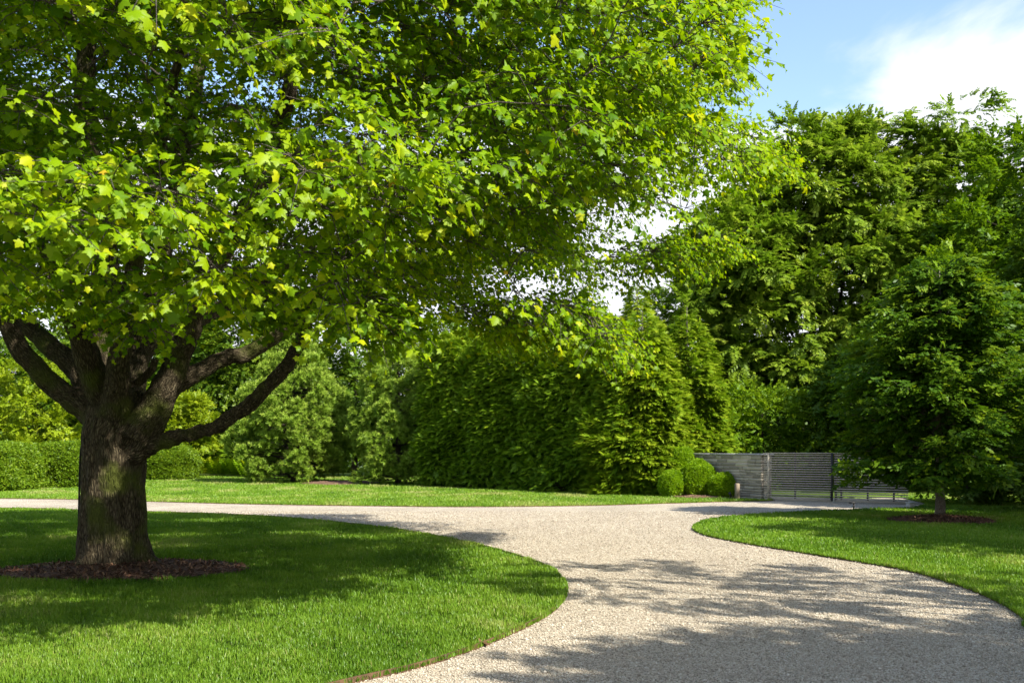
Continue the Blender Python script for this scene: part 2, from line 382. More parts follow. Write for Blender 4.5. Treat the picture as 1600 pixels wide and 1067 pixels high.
def edging(path, label, mat, h=.052, t=.006):
    P = np.asarray(path); T = nrm(np.gradient(P, axis=0)); N = np.stack([-T[:, 1], T[:, 0]], 1)
    V, F = [], []
    for i in range(len(P)):
        for s_, z in ((-1, -.03), (-1, h), (1, h), (1, -.03)): V.append((*(P[i] + N[i] * t * s_), z))
    for i in range(len(P) - 1):
        for j in range(3):
            a, b = i * 4 + j, i * 4 + j + 1
            F += [(a, b, b + 4), (a, b + 4, a + 4)]
    return tag(add_mesh('lawn_edging', V, F, mat), label, 'edging')
edging(near_edge + 0, 'rusty steel edging strip between the near left lawn and the gravel', M['corten'], h=.048)
edging(right_edge + 0, 'steel edging strip round the right hand lawn under the young tree', M['corten'], h=.024)
edging(far_edge + 0, 'steel edging strip along the far lawn in front of the conifers', M['corten'], h=.024)

# ------------------------------------------------------------------ grass blades and loose stones
def frustum_pts(rng, n, y0, y1, pw):       # points thinning with distance like 1/Y^pw per area
    t = rng.random(n)
    Y = y0 * (y1 / y0) ** t
    return (rng.random(n) * 1.12 - .56) * Y, Y
def grass():
    rng = np.random.default_rng(5)
    n = 800000
    X, Y = frustum_pts(rng, n, 6.2, 62, 2)
    m1 = np.minimum(in_poly(X, Y, near_lawn), (((X + 5.15) / 1.62) ** 2 + ((Y - 13.15) / 1.2) ** 2) > 1)
    m2 = np.minimum(in_poly(X, Y, right_lawn), (((X - 9.6) / 1.15) ** 2 + ((Y - 22.3) / 1.1) ** 2) > 1)
    keep = m1 | m2 | (in_poly(X, Y, far_lawn) & (rng.random(n) < .8))
    ex, ey = [], []                        # blades that hang over the edging
    for E in (near_edge, right_edge, far_edge):
        i = rng.integers(0, len(E) - 1, 26000); q = E[i] + (E[i + 1] - E[i]) * rng.random((26000, 1)) + rng.normal(0, .010, (26000, 2))
        k2 = (q[:, 1] > 6.2) & (q[:, 1] < 45) & (rng.random(26000) < 4 / np.maximum(q[:, 1], 6)); ex.append(q[k2, 0]); ey.append(q[k2, 1])
    X, Y = np.concatenate([X[keep]] + ex), np.concatenate([Y[keep]] + ey); n = len(X)
    P = np.stack([X, Y, np.full(n, .016)], 1)
    d = Y / 8
    pn = VN(3, .35)(P); pn2 = VN(8, 1.6)(P)
    hgt = (.033 + .017 * rng.random(n) + .007 * pn2) * np.clip(d, .9, 1.25)
    hgt *= np.where(rng.random(n) < .05, 1.45, 1)
    wid = .0030 * d * rng.uniform(.7, 1.3, n)
    az = rng.uniform(0, 2 * np.pi, n); lean = rng.uniform(.05, .75, n)
    D = np.stack([np.cos(az), np.sin(az), np.zeros(n)], 1)
    fa = az + np.pi / 2 + rng.normal(0, .5, n); Sd = np.stack([np.cos(fa), np.sin(fa), np.zeros(n)], 1) * wid[:, None]
    up = np.array([0, 0, 1.0])
    mid = P + up * (hgt * .55)[:, None] + D * (hgt * lean * .28)[:, None]
    tip = P + up * (hgt * (1 - .25 * lean))[:, None] + D * (hgt * lean * .95)[:, None]
    V = np.stack([P - Sd, P + Sd, mid - Sd * .8, mid + Sd * .8, tip], 1).reshape(-1, 3)
    F = np.array([(0, 1, 3), (0, 3, 2), (2, 3, 4)])[None] + (np.arange(n) * 5)[:, None, None]
    rr = np.clip(.5 + .16 * pn + .07 * pn2 + rng.normal(0, 1, n) * np.clip(.19 - Y * .0035, .06, .17), 0, .97)
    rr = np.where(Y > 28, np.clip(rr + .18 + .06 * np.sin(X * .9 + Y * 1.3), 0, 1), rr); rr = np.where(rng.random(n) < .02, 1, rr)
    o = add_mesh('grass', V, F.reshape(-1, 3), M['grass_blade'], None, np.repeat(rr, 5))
    o['kind'] = 'stuff'; o['label'] = 'short mown green grass on the lawns beside the drive'
grass()
def pebbles():
    rng = np.random.default_rng(6)
    n = 300000
    X, Y = frustum_pts(rng, n, 6.2, 26, 2)
    keep = ~in_poly(X, Y, near_lawn) & ~in_poly(X, Y, right_lawn)
    X, Y = X[keep], Y[keep]; n = len(X)
    O = np.array([(1, 0, 0), (0, 1, 0), (-1, 0, 0), (0, -1, 0), (0, 0, 1), (0, 0, -1)], float)
    F0 = np.array([(0, 1, 4), (1, 2, 4), (2, 3, 4), (3, 0, 4), (1, 0, 5), (2, 1, 5), (3, 2, 5), (0, 3, 5)])
    s = rng.lognormal(0, .28, n) * .0064 * (Y / 8) ** .45
    ax = np.stack([rng.uniform(.8, 1.35, n), rng.uniform(.7, 1.0, n), rng.uniform(.55, .85, n)], 1)
    q = O[None] * ax[:, None] * s[:, None, None] * (1 + rng.normal(0, .14, (n, 6, 1)))
    a = rng.uniform(0, 6.28, n); c, si = np.cos(a)[:, None], np.sin(a)[:, None]
    tl = rng.normal(0, .35, n)[:, None]
    x, y, z = q[..., 0], q[..., 1], q[..., 2]
    y, z = y * np.cos(tl) - z * np.sin(tl), y * np.sin(tl) + z * np.cos(tl)
    V = np.stack([x * c - y * si + X[:, None], x * si + y * c + Y[:, None], z + (s * .45)[:, None]], 2)
    F = F0[None] + (np.arange(n) * 6)[:, None, None]
    o = add_mesh('gravel', V.reshape(-1, 3), F.reshape(-1, 3), M['pebble'], None, np.repeat(rng.random(n), 6))
    o['kind'] = 'stuff'; o['label'] = 'loose beige and grey stones of the gravel drive'
pebbles()

# ------------------------------------------------------------------ foliage templates
def leaflet(b, d, nv, ln, wd, fold=.12):
    b, d, nv = map(lambda q: np.asarray(q, float), (b, d, nv)); d = d / np.linalg.norm(d)
    s_ = np.cross(d, nv); s_ /= np.linalg.norm(s_) + 1e-9; nn = np.cross(s_, d)
    return np.array([b, b + d * ln * .45 + s_ * wd / 2 - nn * wd * fold, b + d * ln, b + d * ln * .45 - s_ * wd / 2 - nn * wd * fold]), [(0, 1, 2), (0, 2, 3)]
def template(lst):
    V, F, n, r = [], [], 0, []
    for (v, f), q in lst:
        V.append(v); F.append(np.array(f) + n); n += len(v); r.append(np.full(len(v), q))
    return np.concatenate(V), np.concatenate(F), np.concatenate(r)
def t_pinnate(seed, pairs=6, ln=1.0, droop=.9):      # drooping compound leaves, local y outwards, z up
    rg = np.random.default_rng(seed); L_ = []
    for k in range(4):
        a = rg.uniform(-1.0, 1.0); D = np.array([math.sin(a), math.cos(a), 0])
        dr = droop * rg.uniform(.6, 1.4); s0 = rg.uniform(.5, 1) * ln
        for i in range(pairs):
            t = (i + .6) / pairs
            p = D * s0 * t + np.array([0, 0, .25 * t - dr * .55 * t * t]) * s0
            tan = D + np.array([0, 0, .25 - dr * 1.1 * t])
            for sd_ in (-1, 1):
                d = tan * .6 + np.array([D[1], -D[0], 0]) * sd_ * 1.0 + np.array([0, 0, -.35]) + rg.normal(0, .15, 3)
                L_.append((leaflet(p, d, (0, 0, 1), .27 * ln * rg.uniform(.8, 1.1), .12 * ln), rg.normal(0, .06) + .12 * t))
    return template(L_)
def t_fan(seed, n=11, curl=.5):                       # flat conifer spray with drooping tip
    rg = np.random.default_rng(seed); L_ = []
    for i in range(n):
        t = i / (n - 1); sd_ = 1 if i % 2 else -1
        p = np.array([0, .75 * t, .10 * t - curl * .35 * t * t])
        d = np.array([sd_ * (1.15 - .75 * t) if i < n - 1 else 0, 1.0, .15 - curl * t]) + rg.normal(0, .12, 3)
        L_.append((leaflet(p, d, (0, 0, 1), .48 * rg.uniform(.8, 1.15), .13), .22 * t - .1 + rg.normal(0, .04)))
        if i % 3 == 0:
            L_.append((leaflet(p + [0, .05, -.03], d * [.7, 1, 1] + [0, 0, -.25], (0, 0, 1), .42, .12), -.08))
    return template(L_)
def t_twig(seed, n=11, lw=.2):                        # a flat twig with leaves to either side
    rg = np.random.default_rng(seed); L_ = []
    for i in range(n):
        t = i / (n - 1); sd_ = 1 if i % 2 else -1
        p = np.array([rg.normal(0, .03), .85 * t, .05 * t - .22 * t * t + rg.normal(0, .03)])
        d = np.array([sd_ * (1.0 - .5 * t), .8, -.28]) + rg.normal(0, .22, 3)
        L_.append((leaflet(p, d, nrm(np.array([0, 0, 1]) + rg.normal(0, .3, 3)), .34 * rg.uniform(.75, 1.15), lw), rg.normal(0, .08) + .15 * t))
    return template(L_)
def t_ball(seed, n=9, ln=.7, wd=.34):                 # a tuft of leaves pointing up and out
    rg = np.random.default_rng(seed); L_ = []
    for i in range(n):
        d = rg.normal(0, 1, 3); d[2] *= .7; d[1] += .7; d = nrm(d)
        L_.append((leaflet(d * .18 + rg.normal(0, .18, 3), d + rg.normal(0, .3, 3), nrm(rg.normal(0, .6, 3) + [0, .4, .8]), ln * rg.uniform(.7, 1.2), wd), rg.normal(0, .12)))
    return template(L_)
def t_pine(seed, n=30):                               # brush of long thin needles round a shoot, local y along the shoot
    rg = np.random.default_rng(seed); V, F, r = [], [], []
    for i in range(n):
        t = rg.random(); a = rg.uniform(0, 6.28); sp = rg.uniform(.45, 1.25)
        d = nrm(np.array([math.cos(a) * sp, 1.0 * rg.uniform(.4, 1.1), math.sin(a) * sp]))
        b = np.array([0, .7 * t, 0]); s_ = nrm(np.cross(d, rg.normal(0, 1, 3))) * .058
        k = len(V); V += [b - s_, b + s_, b + d * .62]; F.append((k, k + 1, k + 2)); q = .1 * rg.normal() + .1 * t; r += [q - .05, q - .05, q + .15]
    return np.array(V), np.array(F), np.array(r)
def t_frond(seed):                                    # fern frond
    rg = np.random.default_rng(seed); L_ = []
    for i in range(16):
        t = (i // 2 + 1) / 8; sd_ = 1 if i % 2 else -1
        p = np.array([0, .45 * t ** 1.6, 1.0 * t - .22 * t * t])
        L_.append((leaflet(p, (sd_, .35, .1), (0, -.7, .7), .30 * math.sin(math.pi * min(1, t * .85 + .12)), .11), .2 * t - .1))
    return template(L_)
TPIN = [t_pinnate(i) for i in range(5)]; TFAN = [t_fan(i) for i in range(6)]; TTWG = [t_twig(i) for i in range(6)]
TBAL = [t_ball(i) for i in range(6)]; TPNE = [t_pine(i) for i in range(4)]; TFRN = [t_frond(i) for i in range(4)]
TBOX = [t_ball(30 + i, 8, .8, .5) for i in range(4)]

def scatter(rng, temps, pos, out, zh, sc, rnd):       # out: direction of each spray, zh: its upper side
    parts = []; which = rng.integers(0, len(temps), len(pos))
    for k, T in enumerate(temps):
        m = which == k
        if m.any(): parts.append(inst(T, pos[m], frames(out[m], zh[m]), sc[m], rnd[m]))
    return parts
UPV = np.array([0, 0, 1.0])

def clumped(rng, blobs, n_clump, clump_r, per, flat=.8, inner=.25):
    """points of a crown: clumps that sit on the skins of ellipsoids (x, y, z, rx, ry, rz)"""
    B = np.array(blobs, float)
    area = (B[:, 3] * B[:, 4] + B[:, 3] * B[:, 5] + B[:, 4] * B[:, 5]); pr = area / area.sum()
    C, O = [], []
    while len(C) < n_clump:
        b = B[rng.choice(len(B), p=pr)]; d = nrm(rng.normal(size=3))
        f = rng.uniform(.25, .8) if rng.random() < inner else rng.uniform(.85, 1.06)
        p = b[:3] + d * b[3:] * f
        rel = (p - B[:, :3]) / B[:, 3:]
        if (np.linalg.norm(rel, axis=1) < f * .72).any(): continue
        C.append(p); O.append(nrm(d / b[3:]))
    C, O = np.array(C), np.array(O)
    cr_ = clump_r * rng.uniform(.65, 1.35, len(C))
    idx = np.repeat(np.arange(len(C)), per)
    d = nrm(rng.normal(size=(len(idx), 3)) + O[idx] * .6 + UPV * .45)
    rad = rng.random(len(idx)) ** .45
    pos = C[idx] + d * (cr_[idx] * rad)[:, None] * np.array([1, 1, flat])
    return pos, nrm(d * .7 + O[idx] * .5), rad, rng.random(len(C))[idx]

def wood(mb, rng, base, top, r0, nl, blobs=None, spread=1.5, start=.3, sides=7, droop=0):
    """a trunk with limbs"""
    base, top = np.array(base, float), np.array(top, float)
    P = np.linspace(base, top, 9); P[1:-1, :2] += rng.normal(0, .05 * spread * .4, (7, 2))
    rr = r0 * np.linspace(1, .12, 9); rr[0] *= 1.28
    mb.tube(P, rr, sides)
    for i in range(nl):
        t = start + (1 - start) * (i + rng.random()) / nl * .95
        p = base + (top - base) * t
        if blobs is not None:
            b = blobs[rng.integers(len(blobs))]; q = np.array(b[:3]) + nrm(rng.normal(size=3)) * np.array(b[3:]) * .75
            if q[2] < p[2] - .5: q[2] = p[2] + .3
        else:
            a = rng.uniform(0, 6.28); ln = spread * (1.05 - t) * rng.uniform(.7, 1.1) + .2
            q = p + np.array([math.cos(a) * ln, math.sin(a) * ln, ln * (.35 - droop)])
        mid = (p + q) / 2 + np.array([0, 0, -.06 * np.linalg.norm(q - p)]) + rng.normal(0, .06, 3)
        r1 = r0 * (1 - t * .8) * .45
        mb.tube(bez([p, mid, q], 6), np.linspace(r1, r1 * .25, 6), 5)

def blob_tree(name, label, cat, base, H, blobs, leaf, temps, n_clump, clump_r, per, size, r0=.2, seed=1, group=None, droop=.35, flat=.8, inner=.25, nl=14, trunk=True, bias=0.0, bark='dark_bark'):
    rng = np.random.default_rng(seed)
    o = thing(name, label, cat, (*base, 0), group)
    pos, out, rad, cv = clumped(rng, blobs, n_clump, clump_r, per, flat, inner)
    m = pos[:, 2] > .05; pos, out, rad, cv = pos[m], out[m], rad[m], cv[m]
    n = len(pos)
    dirs = nrm(out + rng.normal(0, .35, (n, 3)) - UPV * droop)
    zh = nrm(UPV + out * .5 + rng.normal(0, .25, (n, 3)))
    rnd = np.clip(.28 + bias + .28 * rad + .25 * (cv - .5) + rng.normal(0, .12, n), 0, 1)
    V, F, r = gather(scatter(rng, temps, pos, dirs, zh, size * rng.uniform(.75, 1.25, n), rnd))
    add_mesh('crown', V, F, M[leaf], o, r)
    if trunk:
        mb = MB(); wood(mb, rng, (0, 0, -.1), (0, 0, H * .82), r0, nl, blobs, start=.25)
        mb.build('trunk', M[bark], o, True)
    return o

# ------------------------------------------------------------------ the great maple
MB_X, MB_Y = G(180, 888)
def maple():
    rng = np.random.default_rng(11)
    o = thing('maple_tree', 'huge spreading maple with thick dark trunk in a bark mulch ring', 'tree', (0, 0, 0))
    Yt = MB_Y
    q = lambda u, v, dy=0: XZ(u, v, Yt + dy)
    # trunk and main limbs: (points, radii)
    limbs = [
        ([q(177, 893), q(176, 870), q(176, 820), q(176, 760), q(178, 700), q(184, 660), q(188, 610)], [.505, .455, .425, .415, .415, .43, .33]),
        ([q(185, 690), q(150, 650), q(105, 615), q(60, 575), q(22, 530), q(0, 470), q(-15, 390), q(-60, 280)], [.30, .22, .165, .15, .14, .13, .11, .07]),                    # left low limb
        ([q(165, 650, .3), q(138, 600, .3), q(100, 555, .5), q(55, 520, .8), q(0, 480, 1.2), q(-80, 400, 1.8)], [.28, .22, .17, .15, .13, .08]),
        ([q(178, 660, .1), q(158, 590, .15), q(156, 520, .2), q(165, 440, .3), q(150, 330, .4), q(130, 180, .6), q(140, 0, .8), q(150, -160, .9)], [.33, .27, .24, .21, .19, .16, .12, .06]),
        ([q(195, 660, .1), q(205, 590, .4), q(215, 520, .7), q(245, 430, 1.1), q(270, 330, 1.5), q(290, 200, 2.1), q(330, 30, 2.8), q(350, -120, 3.2)], [.30, .22, .17, .16, .15, .13, .10, .05]),
        ([q(212, 680, -.1), q(240, 640, -.12), q(272, 590, -.15), q(300, 530, -.2), q(325, 470, -.3), q(365, 380, -.7), q(420, 260, -1.3), q(470, 110, -2.0), q(500, -60, -2.4)], [.34, .25, .20, .17, .155, .14, .12, .09, .05]),  # right rising limb
        ([q(262, 605, .0), q(300, 585, .15), q(350, 562, .3), q(410, 545, .5), q(480, 500, .8), q(590, 430, 1.2), q(700, 350, 1.6), q(850, 315, 1.9), q(960, 300, 2.0)], [.19, .14, .125, .115, .105, .09, .07, .05, .025]),
        ([q(212, 705, -.12), q(250, 690, -.15), q(300, 678, -.2), q(350, 660, -.3), q(400, 622, -.4), q(440, 580, -.45), q(470, 530, -.5), q(490, 480, -.5), q(540, 400, -.6), q(640, 310, -.9), q(760, 200, -1.2)], [.21, .125, .105, .10, .095, .095, .09, .085, .075, .06, .03]),
        ([q(185, 640, .3), q(186, 560, .6), q(120, 430, 1.8), q(60, 300, 3.2), q(0, 150, 4.2)], [.28, .20, .15, .11, .05]),
        ([q(200, 640, .4), q(225, 540, .9), q(330, 480, 2.4), q(480, 380, 4.2), q(620, 240, 5.2)], [.25, .18, .13, .10, .05]),
        ([q(182, 640, -.25), q(186, 590, -.6), q(196, 500, -1.3), q(220, 380, -2.4), q(255, 200, -3.6), q(290, 60, -4.6)], [.25, .17, .13, .105, .08, .04]),
        ([q(160, 620, -.2), q(120, 520, -1.0), q(60, 400, -2.4), q(-30, 250, -3.8)], [.22, .15, .11, .05]),
    ]
    mb = MB(); nodes = []; nrad = []; axes = []
    for i, (pts, rad) in enumerate(limbs):
        n = len(pts) * 7
        P = bez(pts, n); rr = np.interp(np.linspace(0, 1, n), np.linspace(0, 1, len(rad)), rad) * (1 if i == 0 else .92)
        if i > 0: P[6:] += np.cumsum(rng.normal(0, .009, P[6:].shape), 0); rr = rr * (1 + np.concatenate([np.zeros(6), rng.normal(0, .018, n - 6)]))
        mb.tube(P, rr, 14); axes.append((P, rr))
        if i > 0: nodes += list(P[n // 3:]); nrad += list(rr[n // 3:])
    # root flare
    for k in range(9):
        a = k / 9 * 6.28 + rng.uniform(-.25, .25); c0 = q(181, 890)
        d = np.array([math.cos(a), math.sin(a), 0]); ln = rng.uniform(.42, .60)
        mb.tube(bez([c0 + d * .20 + UPV * .75, c0 + d * .33 + UPV * .28, c0 + d * ln + UPV * -.06], 8), np.linspace(.17, .11, 8), 8)
    mb.tube([q(214, 600, -.35), q(238, 577, -.5), q(243, 560, -.52)], [.07, .055, .05], 10)      # broken stub
    tmp = mb.build('trunk_raw', M['maple_bark'])
    md = tmp.modifiers.new('r', 'REMESH'); md.mode = 'VOXEL'; md.voxel_size = .022
    ms = tmp.modifiers.new('s', 'SMOOTH'); ms.iterations = 6; ms.factor = .5
    ev = tmp.evaluated_get(bpy.context.evaluated_depsgraph_get())
    me = bpy.data.meshes.new_from_object(ev)
    co = np.empty(len(me.vertices) * 3); me.vertices.foreach_get('co', co); co = co.reshape(-1, 3)
    no = np.empty(len(me.vertices) * 3); me.vertices.foreach_get('normal', no); no = no.reshape(-1, 3)
    w = np.clip((3.0 - co[:, 2]) / 1.6, .14, 1)[:, None]
    rid = VN(21, 4.2, 16)(co * [1, 1, .14]); rid2 = VN(22, 12, 24)(co * [1, 1, .10])
    co += no * (rid * .012 + rid2 * .009 + VN(23, .9)(co) * .012)[:, None] * w
    best = np.full(len(co), 1e9); bk = np.zeros_like(co)
    for P, rr in axes:
        T = nrm(np.gradient(P, axis=0)); sl = np.concatenate([[0], np.cumsum(np.linalg.norm(np.diff(P, axis=0), axis=1))])
        for c0 in range(0, len(co), 20000):
            q_ = co[c0:c0 + 20000]; dd = np.linalg.norm(q_[:, None] - P[None], axis=2) - rr[None]
            i = dd.argmin(1); m = dd[np.arange(len(q_)), i]; up_ = m < best[c0:c0 + 20000]
            off = q_ - P[i]; al = (off * T[i]).sum(1); pr = off - T[i] * al[:, None]
            val = pr + T[i] * ((sl[i] + al) * .24)[:, None]
            idx = np.where(up_)[0]; bk[c0 + idx] = val[idx]; best[c0 + idx] = m[idx]
    av = me.attributes.new('bark', 'FLOAT_VECTOR', 'POINT'); av.data.foreach_set('vector', bk.ravel().astype(np.float32))
    me.vertices.foreach_set('co', co.ravel().astype(np.float32)); me.polygons.foreach_set('use_smooth', np.ones(len(me.polygons), bool)); me.update()
    me.materials.clear(); me.materials.append(M['maple_bark'])
    bpy.data.objects.remove(tmp)
    tr = bpy.data.objects.new('trunk', me); S.collection.objects.link(tr); tr.parent = o

    # crown: cluster centres in an umbrella of ellipsoids, thinned by noise, and left out where the crown opens to the sky
    CEN, RAD = np.array([-4.9, 12.9, 4.9]), np.array([8.75, 7.1, 6.6])
    edge = [(-900, -4000), (-900, 520), (0, 505), (40, 480), (75, 505), (100, 462), (120, 470), (150, 535), (200, 548), (235, 492), (270, 530), (300, 552), (335, 480), (355, 500), (400, 545), (450, 500), (500, 515), (520, 470), (560, 540), (605, 548), (640, 500), (662, 450), (690, 500), (730, 545),
            (800, 560), (960, 578), (985, 560), (940, 490), (1000, 445), (1100, 428), (1155, 408), (1110, 345), (1140, 310), (1240, 292), (1228, 255), (1165, 236), (1152, 196), (1198, 125), (1190, 0), (1180, -200), (900, -4000)]
    holes = [(672, 492, 34), (735, 512, 22), (770, 445, 20), (925, 465, 26), (1052, 378, 30), (722, 225, 16), (245, 402, 15), (150, 255, 13), (55, 240, 14), (1175, 60, 1), (365, 318, 14), (1020, 395, 14), (690, 250, 14), (860, 440, 12), (560, 20, 15), (330, 40, 12), (960, 250, 10)]
    na, nb = VN(31, .33, 9), VN(32, .50, 9)
    BC = []
    for want, lo, hi, gap in ((260, .86, 1.0, 1.12), (340, .45, .80, 1.15)):
        tries = 0
        while len(BC) < want and tries < 30000:
            tries += 1
            d = nrm(rng.normal(size=3)); P = CEN + d * RAD * rng.uniform(lo, hi) * (1 + .06 * float(na(d[None] * 8)[0]))
            hr = math.hypot(P[0] - MB_X, P[1] - MB_Y)
            if P[2] < 3.9 - .22 * hr or (P[2] > 8.3 and rng.random() < .55) or P[1] < 5.6: continue
            if BC and min(np.linalg.norm(np.array(BC) - P, axis=1)) < gap: continue
            BC.append(P)
    BC = np.array(BC)
    nper = 39
    idx = np.repeat(np.arange(len(BC)), nper); n = len(idx)
    a_, r_ = rng.uniform(0, 6.28318, n), rng.random(n) ** .55
    size = rng.uniform(.85, 1.3, len(BC))[idx]
    P = BC[idx] + np.stack([np.cos(a_) * r_ * size, np.sin(a_) * r_ * size, rng.normal(0, .22, n) - .28 * r_ ** 2 * size], 1)
    hv_ = nrm((BC - np.array([MB_X, MB_Y, 0])) * [1, 1, 0])[idx]
    P[:, 2] -= .18 * ((P - BC[idx]) * hv_).sum(1)          # boughs tilt down and outwards
    hr = np.hypot(P[:, 0] - MB_X, P[:, 1] - MB_Y)
    ok = (P[:, 2] > 3.6 - .22 * hr) & (P[:, 1] > 5.0) & ~((hr < 2.2) & (P[:, 2] < 4.6))
    ok &= in_poly(*proj(P + [.42, 0, -.36]), edge) & in_poly(*proj(P + [-.2, 0, -.30]), edge)
    u, v = proj(P)
    for hu, hv, hr_ in holes: ok &= np.hypot(u - hu, v + 200 / P[:, 1] - hv) > hr_ * .6 + 190 / P[:, 1]
    g_ = P - np.array(sun_dir) * (P[:, 2] / sun_dir.z)[:, None]      # where each cluster throws its shade
    gn = VN(41, .38, 10)(g_ * [.55, 1, 0]) + .45 * VN(42, .95, 10)(g_ * [.5, 1, 0])
    lim = np.where(g_[:, 1] < 11.2, np.interp(g_[:, 0], [-4.8, -2.6], [1.2, -.1]), np.interp(g_[:, 0], [-5, -1.5], [.95, .45]))
    ok &= (gn < lim) | (rng.random(n) < .12)
    ok &= in_poly(g_[:, 0], g_[:, 1], near_lawn) | (g_[:, 0] < -3.0) | (rng.random(n) < .15)
    C = P[ok]
    # boughs that hang out low on the right and in the middle
    extra = []
    for (u, v, Y, n, su, sv) in [(565, 475, 8.6, 16, 50, 16), (870, 500, 12.0, 60, 75, 26), (740, 490, 12.5, 26, 45, 24), (1080, 385, 14.5, 44, 55, 14), (1185, 255, 14.0, 34, 40, 16), (945, 525, 11.0, 16, 16, 16), (1015, 402, 13.5, 34, 45, 16), (660, 470, 13.0, 12, 30, 20), (60, 445, 10.5, 16, 60, 14), (180, 475, 11.5, 14, 45, 10), (540, 500, 14.5, 22, 60, 26), (610, 500, 15.5, 12, 25, 26), (430, 480, 11.5, 14, 50, 20)]:
        for k in range(n): extra.append(XZ(u + rng.normal(0, su * .6), v + rng.normal(0, sv * .6), Y + rng.normal(0, .45)))
    extra = np.array(extra); extra = extra[in_poly(*proj(extra + [.12, 0, -.32]), edge)]
    low = []
    for (u, v, Y, n, su, sv) in [(65, 462, 10.6, 6, 40, 8), (215, 494, 11.0, 5, 30, 8), (425, 488, 11.0, 6, 32, 10), (572, 492, 8.6, 11, 30, 12)]:
        for k in range(n): low.append(XZ(u + rng.normal(0, su * .7), v + rng.normal(0, sv * .7), Y + rng.normal(0, .3)))
    C = np.vstack([C, extra, low])
    C = C[np.argsort(np.linalg.norm((C - np.array([MB_X, MB_Y, 3.2])), axis=1))]
    # twigs join every cluster to the nearest wood that lies further in
    N = np.zeros((len(nodes) + len(C) * 4, 3)); RR = np.zeros(len(N)); D0 = np.zeros(len(N))
    k0 = len(nodes); N[:k0] = nodes; RR[:k0] = nrad
    root = np.array([MB_X, MB_Y, 3.0]); D0[:k0] = np.linalg.norm(N[:k0] - root, axis=1)
    mb = MB(); axis = []
    for c in C:
        dc = np.linalg.norm(c - root)
        dd = np.linalg.norm(N[:k0] - c, axis=1) + 10 * np.maximum(0, D0[:k0] - dc + .15) - .25 * np.minimum(RR[:k0] * 6, 1)
        i = int(np.argmin(dd)); p = N[i]; ln = np.linalg.norm(c - p)
        mid = (p + c) / 2 + np.array([0, 0, .10 * ln]) + rng.normal(0, .07 * ln, 3)
        B = bez([p, mid, c], 5)
        r0 = min(RR[i] * .75, .006 + .012 * ln); r0 = max(r0, .007)
        mb.tube(B, np.linspace(r0, .005, 5), 4, cap=False)
        for j in (1, 2, 3, 4):
            if k0 < len(N): N[k0] = B[j]; RR[k0] = r0 * (1 - j * .15); D0[k0] = np.linalg.norm(B[j] - root); k0 += 1
        axis.append(nrm(c - mid))
    axis = np.array(axis)
    # leaves
    hv = C - np.array([MB_X, MB_Y, 0]); hv[:, 2] = 0; hv = nrm(hv)
    ax = nrm(axis * .7 + hv * .7 + rng.normal(0, .25, C.shape)); ax[:, 2] = np.clip(ax[:, 2], -.35, .5); ax = nrm(ax)
    NT, NL = 6, 9
    Vp, Vd, Vz, Vr, Vs = [], [], [], [], []
    side0 = nrm(np.cross(ax, UPV))
    for t in range(NT):
        a = (t - 2.5) * .5 + rng.normal(0, .2, len(C))
        td = nrm(ax * np.cos(a)[:, None] + side0 * np.sin(a)[:, None] + UPV * rng.normal(.05, .22, len(C))[:, None])
        ln = rng.uniform(.32, .66, len(C)); dr = rng.uniform(.05, .5, len(C))
        pts = [C + td * (ln * s)[:, None] - UPV * (dr * ln * s * s)[:, None] for s in (0, .5, 1.0)]
        P3 = np.stack(pts, 1)
        for i in range(len(C)): mb.tube(P3[i], [.005, .0035, .002], 3, cap=False)
        for l in range(NL):
            s = ((l + .8) / NL) ** .6; sgn = 1 if l % 2 else -1
            tan = nrm(td - UPV * (2 * dr * s)[:, None])
            sd_ = nrm(np.cross(tan, UPV)) * sgn
            pd = nrm(tan * .6 + sd_ * (1.0 - .75 * s) + rng.normal(0, .25, C.shape))
            pet = rng.uniform(.03, .09, len(C))
            pos = C + td * (ln * s)[:, None] - UPV * (dr * ln * s * s)[:, None] + pd * pet[:, None] - UPV * .01
            ld = nrm(pd + tan * .3 - UPV * rng.uniform(.25, 1.1, len(C))[:, None])
            zn = nrm(UPV * .6 + hv * .40 + np.array(sun_dir) * .6 + rng.normal(0, .55, C.shape))
            Vp.append(pos); Vd.append(ld); Vz.append(zn)
            young = .30 * (s > .87)
            Vr.append(np.clip(.36 + young * rng.random(len(C)) + rng.normal(0, .22, len(C)) + .07 * na(C), 0, .95))
            Vs.append((.037 + .053 * rng.random(len(C)) ** 1.5) * (1 - .25 * (s > .93)))
    Vp, Vd, Vz, Vr, Vs = map(np.concatenate, (Vp, Vd, Vz, Vr, Vs))
    tint = rng.random(len(Vr)); Vr = np.where(tint < .0015, .985, np.where(tint < .0016, 1.0, Vr))
    # gaps in the leaves through which the sun reaches the trunk, the mulch and the grass
    sdv = np.array(sun_dir); keep = np.ones(len(Vp), bool)
    for (u_, v_, dy, rg_) in [(172, 745, -.45, .26), (190, 700, -.45, .16), (188, 838, -.42, .22), (142, 868, -.35, .22), (160, 535, -.1, .34), (262, 610, -.3, .24), (230, 640, -.3, .16), (170, 880, -.45, .15)]:
        p0 = XZ(u_, v_, MB_Y + dy); w_ = Vp - p0; keep &= np.linalg.norm(w_ - (w_ @ sdv)[:, None] * sdv, axis=1) > rg_ * .7
    for (u_, v_, rg_) in [(25, 897, .14), (200, 905, .12), (250, 908, .14)]:
        p0 = np.array([*G(u_, v_), 0]); w_ = Vp - p0; keep &= np.linalg.norm(w_ - (w_ @ sdv)[:, None] * sdv, axis=1) > rg_
    Vp, Vd, Vz, Vr, Vs = (q_[keep] for q_ in (Vp, Vd, Vz, Vr, Vs))
